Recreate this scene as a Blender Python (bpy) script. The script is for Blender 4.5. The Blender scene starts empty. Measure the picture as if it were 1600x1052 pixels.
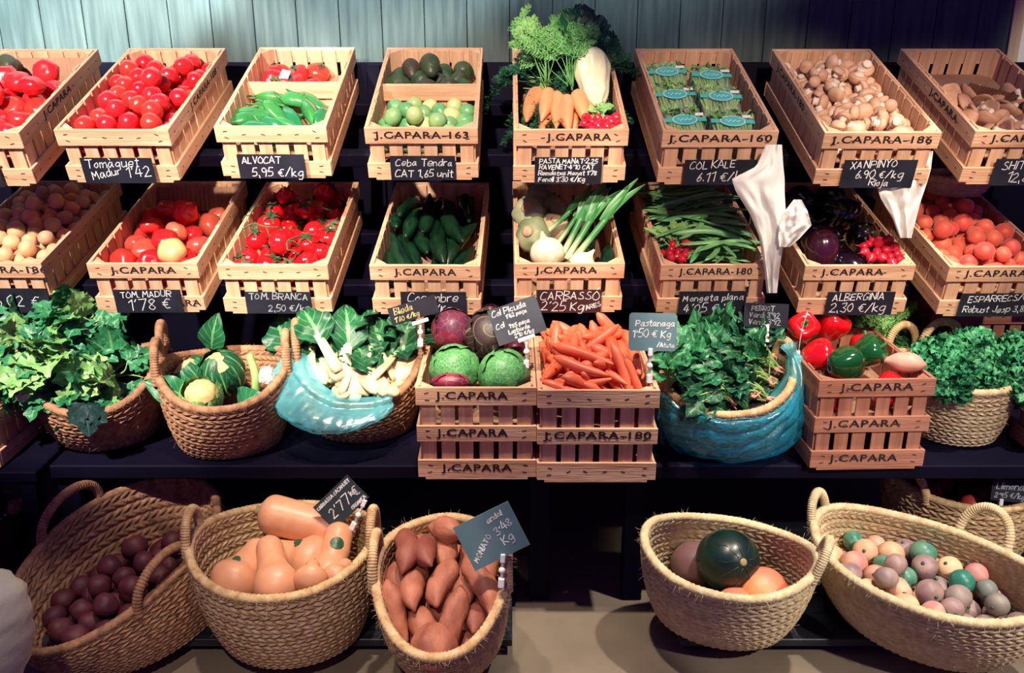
import bpy, math, random
import numpy as np
from mathutils import Matrix, Vector, Euler, noise as mnoise
PI = math.pi
D = bpy.data
C = bpy.context.scene.collection
RNG = np.random.default_rng(7)
random.seed(7)

# ------------------------------------------------------------------ camera
FPX, PITCH, CAMH = 1450.0, math.radians(19.5), 1.57
CT, ST = math.cos(PITCH), math.sin(PITCH)
cam_d = D.cameras.new('camera'); cam = D.objects.new('camera', cam_d); C.objects.link(cam)
cam.location = (0, 0, CAMH); cam.rotation_euler = (PI/2 - PITCH, 0, 0)
cam_d.sensor_width = 36; cam_d.lens = 36*FPX/1600; cam_d.clip_start = .05
bpy.context.scene.camera = cam

def at(px, py, y=None, z=None):
    """world point on the ray through photo pixel, at given y or given z"""
    a, b = (px-800)/FPX, (py-526)/FPX
    if y is not None: Z = y/(CT - b*ST)
    else: Z = (CAMH - z)/(ST + b*CT)
    return Vector((a*Z, Z*(CT - b*ST), CAMH - Z*(ST + b*CT)))

# ------------------------------------------------------------------ mesh builder
class MB:
    def __init__(s): s.V=[]; s.F=[]; s.M=[]; s.S=[]; s.U=[]; s.n=0
    def add(s, V, F, m=0, smooth=True, uv=None):
        V = np.asarray(V, float).reshape(-1, 3)
        s.V.append(V); n = s.n
        s.F += [tuple(i+n for i in f) for f in F]
        s.M += [m]*len(F); s.S += [smooth]*len(F)
        s.U.append(np.zeros((len(V), 2)) if uv is None else np.asarray(uv, float))
        s.n += len(V)
        return s
    def box(s, x0, x1, y0, y1, z0, z1, m=0, M=None, bev=0.0):
        c = bev
        if c <= 0:
            V = [(x,y,z) for x in (x0,x1) for y in (y0,y1) for z in (z0,z1)]
            F = [(0,1,3,2),(4,6,7,5),(0,4,5,1),(2,3,7,6),(0,2,6,4),(1,5,7,3)]
        else:                                   # box with chamfered edges
            V=[]; idx={}
            for i,X in enumerate((x0,x1)):
                for j,Y in enumerate((y0,y1)):
                    for k,Z in enumerate((z0,z1)):
                        sx,sy,sz=(1 if i==0 else -1),(1 if j==0 else -1),(1 if k==0 else -1)
                        idx[i,j,k]=len(V)
                        V += [(X,Y+sy*c,Z+sz*c),(X+sx*c,Y,Z+sz*c),(X+sx*c,Y+sy*c,Z)]
            F=[]
            for i in (0,1):
                F.append([idx[i,0,0],idx[i,1,0],idx[i,1,1],idx[i,0,1]][::(-1 if i==0 else 1)])
                F.append([idx[0,i,0]+1,idx[1,i,0]+1,idx[1,i,1]+1,idx[0,i,1]+1][::(1 if i==0 else -1)])
                F.append([idx[0,0,i]+2,idx[1,0,i]+2,idx[1,1,i]+2,idx[0,1,i]+2][::(-1 if i==0 else 1)])
            for i in (0,1):
                for j in (0,1):
                    F.append((idx[0,i,j]+1,idx[1,i,j]+1,idx[1,i,j]+2,idx[0,i,j]+2))
                    F.append((idx[i,0,j]+0,idx[i,1,j]+0,idx[i,1,j]+2,idx[i,0,j]+2))
                    F.append((idx[i,j,0]+0,idx[i,j,1]+0,idx[i,j,1]+1,idx[i,j,0]+1))
            for v in idx.values(): F.append((v,v+1,v+2))
        V=np.array(V,float)
        if M is not None: V = xf(V, M)
        return s.add(V,F,m,False)
    def build(s, name, mats):
        me = D.meshes.new(name)
        V = np.concatenate(s.V) if s.V else np.zeros((0,3))
        me.from_pydata(V.tolist(), [], s.F)
        if not isinstance(mats,(list,tuple)): mats=[mats]
        for m in mats: me.materials.append(m)
        me.polygons.foreach_set('material_index', s.M)
        me.polygons.foreach_set('use_smooth', s.S)
        U = np.concatenate(s.U) if s.U else np.zeros((0,2))
        if U.any():
            l = me.uv_layers.new(name='uv')
            vi = np.zeros(len(me.loops), int); me.loops.foreach_get('vertex_index', vi)
            l.data.foreach_set('uv', U[vi].ravel())
        me.update(); me.validate()
        return me

def xf(V, M):
    M = np.array(M); return np.asarray(V) @ M[:3,:3].T + M[:3,3]
def T(x,y=None,z=None):
    return Matrix.Translation((x,y,z)) if y is not None else Matrix.Translation(x)
def R(ax,a): return Matrix.Rotation(a,4,ax)
def Sc(x,y=None,z=None):
    if y is None: y=z=x
    return Matrix.Diagonal((x,y,z,1))
def frame(d, up=(0,0,1)):
    """4x4 whose y axis is d and whose z axis is near up"""
    y = Vector(d).normalized(); z = Vector(up); z = z - y*z.dot(y)
    if z.length < 1e-4: z = Vector((1,0,0)) - y*y.x
    z.normalize(); x = y.cross(z)
    return Matrix(((x.x,y.x,z.x,0),(x.y,y.y,z.y,0),(x.z,y.z,z.z,0),(0,0,0,1)))

def gridF(n, m, closed_m=False, off=0):
    F=[]
    for i in range(n-1):
        for j in range(m if closed_m else m-1):
            j2=(j+1)%m
            F.append((off+i*m+j, off+i*m+j2, off+(i+1)*m+j2, off+(i+1)*m+j))
    return F

def catmull(P, n=8):
    P=[np.array(p,float) for p in P]
    if len(P)<3: return np.array(P)
    Q=[2*P[0]-P[1]]+P+[2*P[-1]-P[-2]]; out=[]
    for i in range(1,len(Q)-2):
        a,b,c,d=Q[i-1:i+3]
        for k in range(n):
            t=k/n
            out.append(.5*((2*b)+(c-a)*t+(2*a-5*b+4*c-d)*t*t+(3*b-a-3*c+d)*t**3))
    out.append(P[-1]); return np.array(out)

def loft(path, rad, seg=12, sec=None, caps=True, up=(0,0,1)):
    """tube along path; rad per point (scalar or (rx,rz)); sec(phi, t)->factor"""
    P=np.asarray(path,float); n=len(P)
    rad=np.asarray(rad,float)
    if rad.ndim==0: rad=np.full(n,float(rad))
    if rad.ndim==1: rad=np.stack([rad,rad],1)
    tan=np.gradient(P,axis=0); tan/= (np.linalg.norm(tan,axis=1,keepdims=True)+1e-12)
    u=np.array(up,float)
    if abs(tan[0]@u)>.95: u=np.array((1.,0,0))
    V=[]; ph=np.linspace(0,2*PI,seg,endpoint=False)
    a=np.cross(tan[0],u); a/=np.linalg.norm(a)
    for i in range(n):
        a=a-tan[i]*(a@tan[i]); a/=np.linalg.norm(a); b=np.cross(a,tan[i])
        f=np.ones(seg) if sec is None else sec(ph,i/(n-1))
        V.append(P[i]+np.outer(np.cos(ph)*rad[i,0]*f,a)+np.outer(np.sin(ph)*rad[i,1]*f,b))
    V=np.concatenate(V); F=[f[::-1] for f in gridF(n,seg,True)]
    uv=np.stack([np.tile(np.linspace(0,1,seg),n),np.repeat(np.linspace(0,1,n),seg)],1)
    if caps:
        F.append(tuple(range(seg))); F.append(tuple(range((n-1)*seg,n*seg))[::-1])
    return V,F,uv

def lathe(prof, seg=20, fn=None):
    """prof list of (r,z) from bottom to top; fn(phi, k)->radius factor"""
    prof=np.asarray(prof,float); n=len(prof); ph=np.linspace(0,2*PI,seg,endpoint=False)
    V=[]
    for k,(r,z) in enumerate(prof):
        f=np.ones(seg) if fn is None else fn(ph,k/(n-1))
        V.append(np.stack([np.cos(ph)*r*f,np.sin(ph)*r*f,np.full(seg,z)],1))
    V=np.concatenate(V); F=gridF(n,seg,True)
    F.append(tuple(range(seg))[::-1]); F.append(tuple(range((n-1)*seg,n*seg)))
    uv=np.stack([np.tile(np.linspace(0,1,seg),n),np.repeat(np.linspace(0,1,n),seg)],1)
    return V,F,uv
def smooth_prof(P,n=5): return [(max(float(a),.0003),float(b)) for a,b in catmull(P,n)]
def rough(V,amp,freq,seed=0):
    """push vertices out along their direction from the centroid by noise"""
    V=np.array(V); c=V.mean(0)
    for i,v in enumerate(V):
        d=v-c; l=np.linalg.norm(d)+1e-9
        V[i]=v+d/l*amp*mnoise.noise(Vector(v*freq)+Vector((seed*7.1,seed*3.3,0)))
    return V

# ------------------------------------------------------------------ objects
def new(name, data=None, parent=None, M=None, label=None):
    o=D.objects.new(name,data); C.objects.link(o)
    if parent is not None: o.parent=parent
    if M is not None:
        if parent is None: o.matrix_world=M
        else: o.matrix_local=M
    if label: o['label']=label
    return o
def thing(name, label, cat, data=None, M=None, group=None, kind=None, parts=()):
    """one top-level thing; parts = list of (name, mesh, label, subparts, matrix)"""
    o=new(name,data,None,M,label); o['category']=cat
    if group: o['group']=group
    if kind: o['kind']=kind
    addparts(o,parts); return o
def addparts(o,parts):
    for p in parts:
        p=tuple(p)+(None,)*(5-len(p))
        c=new(p[0],p[1],o,p[4],p[2])
        if p[3]: addparts(c,p[3])
def struct(name, data, M=None):
    o=new(name,data,None,M); o['kind']='structure'; return o

# ------------------------------------------------------------------ materials
def lin(c):
    return tuple(((v/255)/12.92 if v/255<=.04045 else ((v/255+.055)/1.055)**2.4) for v in c)+(1,)
MATS={}
def mat(name, col, col2=None, rough=.5, scale=20, stretch=(1,1,1), bump=0, bscale=None, spec=.5, coat=0,
        rand=None, sss=0, trans=0, alpha=1, detail=4, contrast=(.3,.7), metal=0, uvvein=None, sheen=0, grad=None, net=None):
    if name in MATS: return MATS[name]
    m=D.materials.new(name); m.use_nodes=True; nt=m.node_tree; N=nt.nodes; L=nt.links
    b=N['Principled BSDF']; b.inputs['Roughness'].default_value=rough
    b.inputs['Specular IOR Level'].default_value=spec; b.inputs['Coat Weight'].default_value=coat
    b.inputs['Coat Roughness'].default_value=.15; b.inputs['Metallic'].default_value=metal
    if sss:
        b.inputs['Subsurface Weight'].default_value=sss; b.inputs['Subsurface Radius'].default_value=(.01,.004,.002)
    b.inputs['Transmission Weight'].default_value=trans; b.inputs['Alpha'].default_value=alpha
    b.inputs['Sheen Weight'].default_value=sheen
    col2=col2 or col
    tc=N.new('ShaderNodeTexCoord'); mp=N.new('ShaderNodeMapping'); mp.inputs['Scale'].default_value=stretch
    L.new(tc.outputs['Object'],mp.inputs['Vector'])
    oi=N.new('ShaderNodeObjectInfo')
    ad=N.new('ShaderNodeVectorMath'); ad.operation='MULTIPLY_ADD'
    L.new(oi.outputs['Random'],ad.inputs[0]); ad.inputs[1].default_value=(37,17,29); L.new(mp.outputs['Vector'],ad.inputs[2])
    nz=N.new('ShaderNodeTexNoise'); nz.inputs['Scale'].default_value=scale; nz.inputs['Detail'].default_value=detail
    L.new(ad.outputs['Vector'],nz.inputs['Vector'])
    rp=N.new('ShaderNodeValToRGB'); rp.color_ramp.elements[0].position=contrast[0]; rp.color_ramp.elements[1].position=contrast[1]
    rp.color_ramp.elements[0].color=lin(col); rp.color_ramp.elements[1].color=lin(col2)
    L.new(nz.outputs['Fac'],rp.inputs['Fac']); out=rp.outputs['Color']
    def mix(a,fac,colb):
        mx=N.new('ShaderNodeMix'); mx.data_type='RGBA'
        L.new(a,mx.inputs['A'])
        if isinstance(colb,tuple): mx.inputs['B'].default_value=lin(colb)
        if hasattr(fac,'links'): L.new(fac,mx.inputs['Factor'])
        else: mx.inputs['Factor'].default_value=fac
        return mx.outputs['Result']
    if rand:                                   # colour that differs from one thing to the next
        r2=N.new('ShaderNodeValToRGB'); r2.color_ramp.elements[0].position=.45; r2.color_ramp.elements[1].position=.95
        r2.color_ramp.elements[0].color=(0,0,0,1); r2.color_ramp.elements[1].color=(.85,.85,.85,1)
        L.new(oi.outputs['Random'],r2.inputs['Fac']); out=mix(out,r2.outputs['Color'],rand)
    if uvvein or grad:
        uv=N.new('ShaderNodeUVMap'); uv.uv_map='uv'; sp=N.new('ShaderNodeSeparateXYZ'); L.new(uv.outputs['UV'],sp.inputs['Vector'])
    if grad:                                   # (colour, from, to) along the length of the thing
        mr=N.new('ShaderNodeMapRange'); mr.inputs['From Min'].default_value=grad[1]; mr.inputs['From Max'].default_value=grad[2]
        L.new(sp.outputs['Y'],mr.inputs['Value']); out=mix(out,mr.outputs['Result'],grad[0])
    if uvvein:                                 # leaf veins: midrib and side veins
        def math_(op,a,b_=None,c=None):
            n=N.new('ShaderNodeMath'); n.operation=op
            for i,v in enumerate((a,b_,c)):
                if v is None: continue
                if hasattr(v,'links'): L.new(v,n.inputs[i])
                else: n.inputs[i].default_value=v
            return n.outputs[0]
        ax=math_('ABSOLUTE',sp.outputs['X'])
        rib=math_('LESS_THAN',ax,.09)
        ph=math_('SUBTRACT',math_('MULTIPLY',sp.outputs['Y'],uvvein[1]),math_('MULTIPLY',ax,2.2))
        side=math_('GREATER_THAN',math_('SINE',math_('MULTIPLY',ph,2*PI)),.93)
        out=mix(out,math_('MULTIPLY',math_('MAXIMUM',rib,math_('MULTIPLY',side,.6)),.7),uvvein[0])
    if net:                                    # raised pale network of veins: (colour, scale, width)
        vo=N.new('ShaderNodeTexVoronoi'); vo.feature='DISTANCE_TO_EDGE'; vo.inputs['Scale'].default_value=net[1]
        n3=N.new('ShaderNodeTexNoise'); n3.inputs['Scale'].default_value=net[1]*.8; L.new(ad.outputs['Vector'],n3.inputs['Vector'])
        v2=N.new('ShaderNodeVectorMath'); v2.operation='MULTIPLY_ADD'; L.new(n3.outputs['Color'],v2.inputs[0]); v2.inputs[1].default_value=(.5/net[1],)*3; L.new(ad.outputs['Vector'],v2.inputs[2])
        L.new(v2.outputs['Vector'],vo.inputs['Vector'])
        mr=N.new('ShaderNodeMapRange'); mr.inputs['From Min'].default_value=0; mr.inputs['From Max'].default_value=net[2]; mr.inputs['To Min'].default_value=.85; mr.inputs['To Max'].default_value=0
        L.new(vo.outputs['Distance'],mr.inputs['Value']); out=mix(out,mr.outputs['Result'],net[0])
    L.new(out,b.inputs['Base Color'])
    if bump:
        n2=N.new('ShaderNodeTexNoise'); n2.inputs['Scale'].default_value=bscale or scale*2; n2.inputs['Detail'].default_value=5
        L.new(ad.outputs['Vector'],n2.inputs['Vector'])
        bp=N.new('ShaderNodeBump'); bp.inputs['Strength'].default_value=bump; bp.inputs['Distance'].default_value=.004
        L.new(n2.outputs['Fac'],bp.inputs['Height']); L.new(bp.outputs['Normal'],b.inputs['Normal'])
    MATS[name]=m; return m

def film(name, col, opac=.5, rough=.25, tint=(1,1,1), trl=.5):
    """thin plastic film: partly see-through, partly scattering, glossy on top"""
    m=D.materials.new(name); m.use_nodes=True; nt=m.node_tree; N=nt.nodes; L=nt.links; N.clear()
    o=N.new('ShaderNodeOutputMaterial'); tr=N.new('ShaderNodeBsdfTransparent'); tr.inputs['Color'].default_value=lin(tint)
    df=N.new('ShaderNodeBsdfDiffuse'); df.inputs['Color'].default_value=lin(col)
    tl=N.new('ShaderNodeBsdfTranslucent'); tl.inputs['Color'].default_value=lin(col)
    gl=N.new('ShaderNodeBsdfGlossy'); gl.inputs['Roughness'].default_value=rough
    m1=N.new('ShaderNodeMixShader'); m1.inputs['Fac'].default_value=trl; L.new(df.outputs[0],m1.inputs[1]); L.new(tl.outputs[0],m1.inputs[2])
    m2=N.new('ShaderNodeMixShader'); L.new(tr.outputs[0],m2.inputs[1]); L.new(m1.outputs[0],m2.inputs[2])
    tc=N.new('ShaderNodeTexCoord'); nz=N.new('ShaderNodeTexNoise'); nz.inputs['Scale'].default_value=14; nz.inputs['Detail'].default_value=5
    L.new(tc.outputs['Object'],nz.inputs['Vector'])
    mr=N.new('ShaderNodeMapRange'); mr.inputs['From Min'].default_value=.3; mr.inputs['From Max'].default_value=.7
    mr.inputs['To Min'].default_value=opac-.15; mr.inputs['To Max'].default_value=min(1,opac+.2)
    L.new(nz.outputs['Fac'],mr.inputs['Value']); L.new(mr.outputs['Result'],m2.inputs['Fac'])
    m3=N.new('ShaderNodeMixShader'); m3.inputs['Fac'].default_value=.05; L.new(m2.outputs[0],m3.inputs[1]); L.new(gl.outputs[0],m3.inputs[2])
    bp=N.new('ShaderNodeBump'); bp.inputs['Strength'].default_value=.22; bp.inputs['Distance'].default_value=.01
    n2=N.new('ShaderNodeTexNoise'); n2.inputs['Scale'].default_value=16; L.new(tc.outputs['Object'],n2.inputs['Vector'])
    L.new(n2.outputs['Fac'],bp.inputs['Height'])
    for n in (df,gl): L.new(bp.outputs['Normal'],n.inputs['Normal'])
    L.new(m3.outputs[0],o.inputs['Surface']); return m

# ------------------------------------------------------------------ settling of piles
def pack(items, bound, iters=150, sub=3, seed=1, g=.0035):
    """items: list of (offsets along own axis [k], radii [k], start centre, start dir). Returns list of (centre, dir)."""
    rng=np.random.default_rng(seed)
    P=[];Rr=[];O=[];sl=[]
    for k,(off,rad,c,d) in enumerate(items):
        off=np.asarray(off,float); off=off-off.mean()
        P.append(np.asarray(c,float)+np.outer(off,np.asarray(d,float))); Rr.append(np.asarray(rad,float)); O.append(np.full(len(off),k))
        sl.append((sum(len(x) for x in P[:-1]),len(off),off))
    P=np.concatenate(P);Rr=np.concatenate(Rr);O=np.concatenate(O)
    SR=Rr[:,None]+Rr[None,:]; same=O[:,None]==O[None,:]; SR=np.where(same,-1.0,SR)
    sticks=[s for s in sl if s[1]>1]
    def rigid():
        for s,k,off in sticks:
            q=P[s:s+k]; c=q.mean(0); d=(off[:,None]*(q-c)).sum(0); d/=np.linalg.norm(d)+1e-12
            P[s:s+k]=c+np.outer(off,d)
    for it in range(iters):
        gg=g*(1-it/iters) if it<iters*.85 else 0.0
        P[:,2]-=gg
        for _ in range(sub):
            df=P[:,None,:]-P[None,:,:]; ds=np.sqrt((df**2).sum(-1))+1e-9
            ov=SR-ds; hit=ov>0
            if hit.any():
                push=(df/ds[...,None])*(np.where(hit,ov,0)*.5)[...,None]
                cnt=np.maximum(1,hit.sum(1))[:,None]**.5
                P+=push.sum(1)/cnt
            P=bound(P,Rr); rigid()
    out=[]
    for s,k,off in sl:
        q=P[s:s+k]; c=q.mean(0); d=(q[-1]-q[0]) if k>1 else rng.normal(size=3)
        out.append((Vector(c),Vector(d/ (np.linalg.norm(d)+1e-12))))
    return out
def box_bound(x0,x1,y0,y1,z0):
    def f(P,r):
        P[:,0]=np.clip(P[:,0],x0+r,np.maximum(x1-r,x0+r)); P[:,1]=np.clip(P[:,1],y0+r,np.maximum(y1-r,y0+r)); P[:,2]=np.maximum(P[:,2],z0+r)
        return P
    return f
# ------------------------------------------------------------------ lettering
GL={}
for ln in '''A 04 3e 74,17 67|B 04 0e,~0e 5d 4a 09,~09 67 55 04|C ~6d 3e 0a 05 34 65|D 04 0e,~0e 6c 66 04|E 6e 0e 04 64,09 59|F 6e 0e 04,09 59
G ~6d 3e 09 14 55 68,68 48|H 04 0e,64 6e,09 69|I 04 0e|J 5e 56,~56 44 24 06|K 04 0e,6e 09 64|L 0e 04 54|M 04 1e 48 7e 84|N 04 0e 64 6e
O ~3e 0a 06 34 66 6a 3e|P 04 0e,~0e 6d 69 08|R 04 0e,~0e 6d 69 09,29 64|S ~5d 3e 1c 2a 58 65 34 05|T 0e 7e,4e 44|U ~0e 06 34 66 6e|V 0e 34 6e
X 04 6e,0e 64|Y 0e 39 6e,39 34|Z 0e 6e 04 64|a ~5a 2a 06 24 47 5a,5a 55 64|b 0e 04,~09 4a 56 34 04|c ~59 2a 06 34 55|d ~5a 2a 06 24 57,5e 54
e ~07 57 5a 2a 06 24 55|f ~5d 3e 2b 24,0a 4a|g ~5a 2a 07 25 57,~5a 54 41 11|h 0e 04,~08 3a 57 54|i 04 0a,0c 0d|j ~2a 23 11 01,2c 2d|k 0e 04,4a 07 54
l 0e 04|m 04 0a,~08 2a 38 34,~38 6a 78 74|n 04 0a,~08 3a 57 54|o ~3a 07 24 46 49 3a|p 01 0a,~09 4a 56 34 05|q ~5a 2a 07 25 57,5a 51|r 04 0a,~08 2a 4a|s ~4a 19 38 46 24 04
t ~2e 25 44,0b 4b|u ~0a 05 24 56,5a 54|v 0a 24 5a|x 04 5a,0a 54|y 0a 26,5a 11|z 0a 5a 04 54|ç ~59 2a 06 34 55,~34 43 21|à ~5a 2a 06 24 47 5a,5a 55 64,1f 3d
Ó ~3e 0a 06 34 66 6a 3e,3g 5i|0 ~3e 0b 07 34 57 5b 3e|1 0c 3e 34|2 ~0c 3e 5b 38 04,04 64|3 ~0d 4e 4b 29,~29 57 44 05|4 3e 07 67,4b 44|5 5e 1e 09,~09 49 56 34 04
6 ~4e 17 24 56 49 17|7 0e 6e 24|8 ~3e 0c 38 56 34 06 3a 5c 3e|9 ~5b 2e 0b 29 5b,5b 44|€ ~6d 3d 19 35 65,0a 4a,08 48|/ 04 5f|. 04 05|, 05 12|' 1e 0c|: 05 06,09 0a|- 09 49|· 09 1a'''.replace('\n','|').split('|'):
    ch,st=ln.split(' ',1); S=[]
    for s in st.split(','):
        sm=s[0]=='~'; P=[((int(p[0],36))/10,(int(p[1],36)-4)/10) for p in s.lstrip('~').split()]
        S.append(catmull(P,5) if sm else np.array(P))
    GL[ch]=S
def text_width(s,sz): return sum((.4 if c==' ' else GL[c_max(c)][1]+.22) for c in s)*sz
_gw={}
def c_max(c):
    if c not in _gw: _gw[c]=1; GL[c]=(GL[c],max(p[:,0].max() for p in GL[c]))
    return c
def write(mb, s, x, z, sz, lw, y=0., ang=0., rng=RNG, slant=.12):
    """ribbon strokes of handwriting in the xz plane"""
    ca,sa=math.cos(ang),math.sin(ang); cx=0.
    for c in s:
        if c==' ': cx+=.4*sz; continue
        S,w=GL[c_max(c)]; jz=rng.normal()*.04*sz; js=1+rng.normal()*.07
        for P in S:
            Q=np.stack([cx+(P[:,0]*js+P[:,1]*slant)*sz, jz+P[:,1]*sz*js],1)+rng.normal(size=(len(P),2))*.012*sz
            Q=np.stack([x+Q[:,0]*ca-Q[:,1]*sa, z+Q[:,0]*sa+Q[:,1]*ca],1)
            for a,b in zip(Q[:-1],Q[1:]):
                d=b-a; l=np.linalg.norm(d)+1e-9; d/=l; n=np.array((-d[1],d[0]))*lw/2; a=a-d*lw*.35; b=b+d*lw*.35
                q=[a-n,b-n,b+n,a+n]; mb.add([(p[0],y,p[1]) for p in q],[(0,1,2,3)],0,False)
        cx+=(w+.22)*sz
    return cx
def stencil_mesh(s, width, height, m):
    cu=D.curves.new('stencil','FONT'); cu.body=s; cu.size=1; cu.align_x='CENTER'; cu.align_y='CENTER'; cu.offset=.022; cu.resolution_u=3; cu.space_character=1.12
    o=D.objects.new('stencil',cu); C.objects.link(o); bpy.context.view_layer.update()
    dg=bpy.context.evaluated_depsgraph_get(); me=D.meshes.new_from_object(o.evaluated_get(dg))
    D.objects.remove(o); D.curves.remove(cu)
    V=np.array([v.co[:] for v in me.vertices]); V-= (V.max(0)+V.min(0))/2; sp=V.max(0)-V.min(0)
    F=[tuple(p.vertices) for p in me.polygons]; D.meshes.remove(me)
    mb=MB(); mb.add(np.stack([V[:,0]*width/sp[0],np.zeros(len(V)),V[:,1]*height/sp[1]],1),F,0,False)
    return mb.build('stencil_lettering',m)

# ------------------------------------------------------------------ shared materials
def wood_pair(n,a,b):
    return [mat(n+'_long',a,b,.75,9,(.35,6,6),.35,40,.25,contrast=(.25,.75)),
            mat(n+'_deep',a,b,.75,9,(6,.35,6),.35,40,.25,contrast=(.25,.75)),
            mat(n+'_up',a,b,.75,9,(6,6,.35),.35,40,.25,contrast=(.25,.75))]
WOOD=wood_pair('crate_wood',(196,146,112),(238,198,162))
WOOD_SHADE=wood_pair('red_crate_wood',(150,96,76),(196,138,112))  # darker, redder crate wood; shade on the pepper crate is put into the colour
INK=mat('stencil_ink',(28,14,24),(84,52,46),.8,60,(1,1,1),contrast=(.5,.85))
NAIL=mat('staple_rust',(48,26,30),(84,50,40),.6)
SLATE=mat('chalkboard',(26,26,38),(40,42,56),.55,14,spec=.3)
SLATEG=mat('grey_chalkboard',(84,112,122),(104,134,142),.5,10,spec=.3)
SLATEG2=mat('dull_grey_chalkboard',(62,66,76),(84,90,98),.5,10,spec=.3)
CHALK=mat('chalk_white',(226,230,232),(250,250,250),.9,80)
CHALKY=mat('chalk_yellow',(190,178,120),(220,208,150),.9,80)
CHALKD=mat('chalk_faint',(150,160,170),(190,196,200),.9,80)
CARD=mat('corrugated_card',(150,112,88),(176,138,110),.85,8,(1,1,1),.2)
BLACKP=mat('black_rack_paint',(8,6,26),(13,10,36),.7,6,bump=.1,bscale=60,spec=.12)
STRAW=mat('esparto',(176,140,98),(226,196,150),.8,55,(1,1,.6),.5,160,.2,contrast=(.3,.7))
STRAWD=mat('esparto_brown',(138,98,74),(188,144,108),.8,55,(1,1,.6),.5,160,.2,contrast=(.3,.7))
STRAWL=mat('esparto_pale',(196,172,128),(234,214,172),.8,55,(1,1,.6),.5,160,.2,contrast=(.3,.7))
CLIP=mat('white_plastic',(225,228,225),(240,240,238),.35)

# ------------------------------------------------------------------ crates
def crate_parts(w,l,h,bands,W,false_base=None,divider=None):
    """open slatted crate; front is -y; origin under its centre"""
    t,s=.008,.005; rng=np.random.default_rng(int(w*1e4+l*1e3+h*100))
    def face(yf,sgn,name):
        mb=MB()
        for i,(z0,z1) in enumerate(bands):
            e=rng.uniform(-.0015,.0015); mb.box(-w/2+e,w/2+e,min(yf,yf+sgn*t),max(yf,yf+sgn*t),z0,z1,0,bev=.001)
        n=6; g=.0125 if name=='front_panel' else .009; sw=(w-.024-(n-1)*g)/n
        for k in range(n):
            x=-w/2+.012+k*(sw+g); y0=yf+sgn*t; e=rng.uniform(-.002,.002)
            mb.box(x+e,x+sw+e,min(y0,y0+sgn*s),max(y0,y0+sgn*s),.002,h-.004+rng.uniform(-.003,.002),2,bev=.0008)
        for (z0,z1) in bands:
            for k in range(6):
                x=-w/2+.03+k*(w-.06)/5
                for j in range(2 if k in (0,5) else 1):
                    zz=z0+(z1-z0)*(.3+.4*j if k in (0,5) else .5)
                    mb.box(-.0055,.0055,-.0006,.0006,-.0012,.0012,3,T(x+rng.uniform(-.004,.004),yf,zz)@R('Y',rng.uniform(-.5,.5)))
        return (name,mb.build(name,W+[NAIL]))
    P=[face(-l/2,1,'front_panel'),face(l/2,-1,'rear_panel')]
    for sg in (-1,1):
        mb=MB(); xo=sg*(w/2); xi=sg*(w/2-t); xs=sg*(w/2-t-s)
        for (z0,z1) in bands: mb.box(min(xo,xi),max(xo,xi),-l/2+t,l/2-t,z0,z1,1,bev=.001)
        n=max(6,round(l/.057)); g=.0085; sw=(l-.03-(n-1)*g)/n
        for k in range(n):
            y=-l/2+.015+k*(sw+g)
            mb.box(min(xi,xs),max(xi,xs),y,y+sw,.002,h+rng.uniform(-.004,.004),2,bev=.0008)
        for (z0,z1) in bands:
            for k in range(9):
                y=-l/2+.04+k*(l-.08)/8
                mb.box(-.0006,.0006,-.004,.004,-.0012,.0012,3,T(sg*w/2,y,(z0+z1)/2)@R('X',rng.uniform(-.5,.5)))
        P.append(('side_panel',mb.build('side_panel',W+[NAIL])))
    mb=MB()
    for k in range(5):
        x=-w/2+.016+k*(w-.032)/5; mb.box(x,x+(w-.032)/5-.006,-l/2+t,l/2-t,0,.005,1)
    for y in (-l/2+.03,0,l/2-.03): mb.box(-w/2+.02,w/2-.02,y-.03,y+.03,-.006,0,0)
    P.append(('base',mb.build('base',W)))
    for sx in (-1,1):
        for sy in (-1,1):
            mb=MB(); x=sx*(w/2-.0132); y=sy*(l/2-.0132); c=.032
            A=[(x,y),(x-sx*c,y),(x,y-sy*c)]
            if sx*sy<0: A=A[::-1]
            V=[(a,b,z) for z in (.006,h-.002) for a,b in A]
            mb.add(V,[(2,1,0),(3,4,5),(0,1,4,3),(1,2,5,4),(2,0,3,5)],2,False)
            P.append(('corner_post',mb.build('corner_post',W)))
    if false_base is not None:
        mb=MB(); mb.box(-w/2+.0135,w/2-.0135,-l/2+.0135,l/2-.0135,false_base-.004,false_base,0)
        P.append(('raised_base',mb.build('raised_base',[CARD])))
    if divider is not None:
        mb=MB(); mb.box(-w/2+.0135,w/2-.0135,divider-.004,divider+.004,h-.062,h-.012,0,bev=.001)
        for k in range(5):
            x=-w/2+.03+k*(w-.06)/5; mb.box(x,x+.036,divider+.004,divider+.008,.03,h-.016,2)
        P.append(('divider',mb.build('divider',W)))
    return P
CW,CL,CH=.300,.575,.147
SHB=[(0,.043),(CH-.046,CH)]
TW,TL,TH=.300,.40,.247
TLB=[(0,.048),(.100,.143),(TH-.048,TH)]
_st={}
def stencil(s,w,h=.026):
    k=(s,w,h)
    if k not in _st: _st[k]=stencil_mesh(s,w,h,INK)
    return _st[k]
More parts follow.
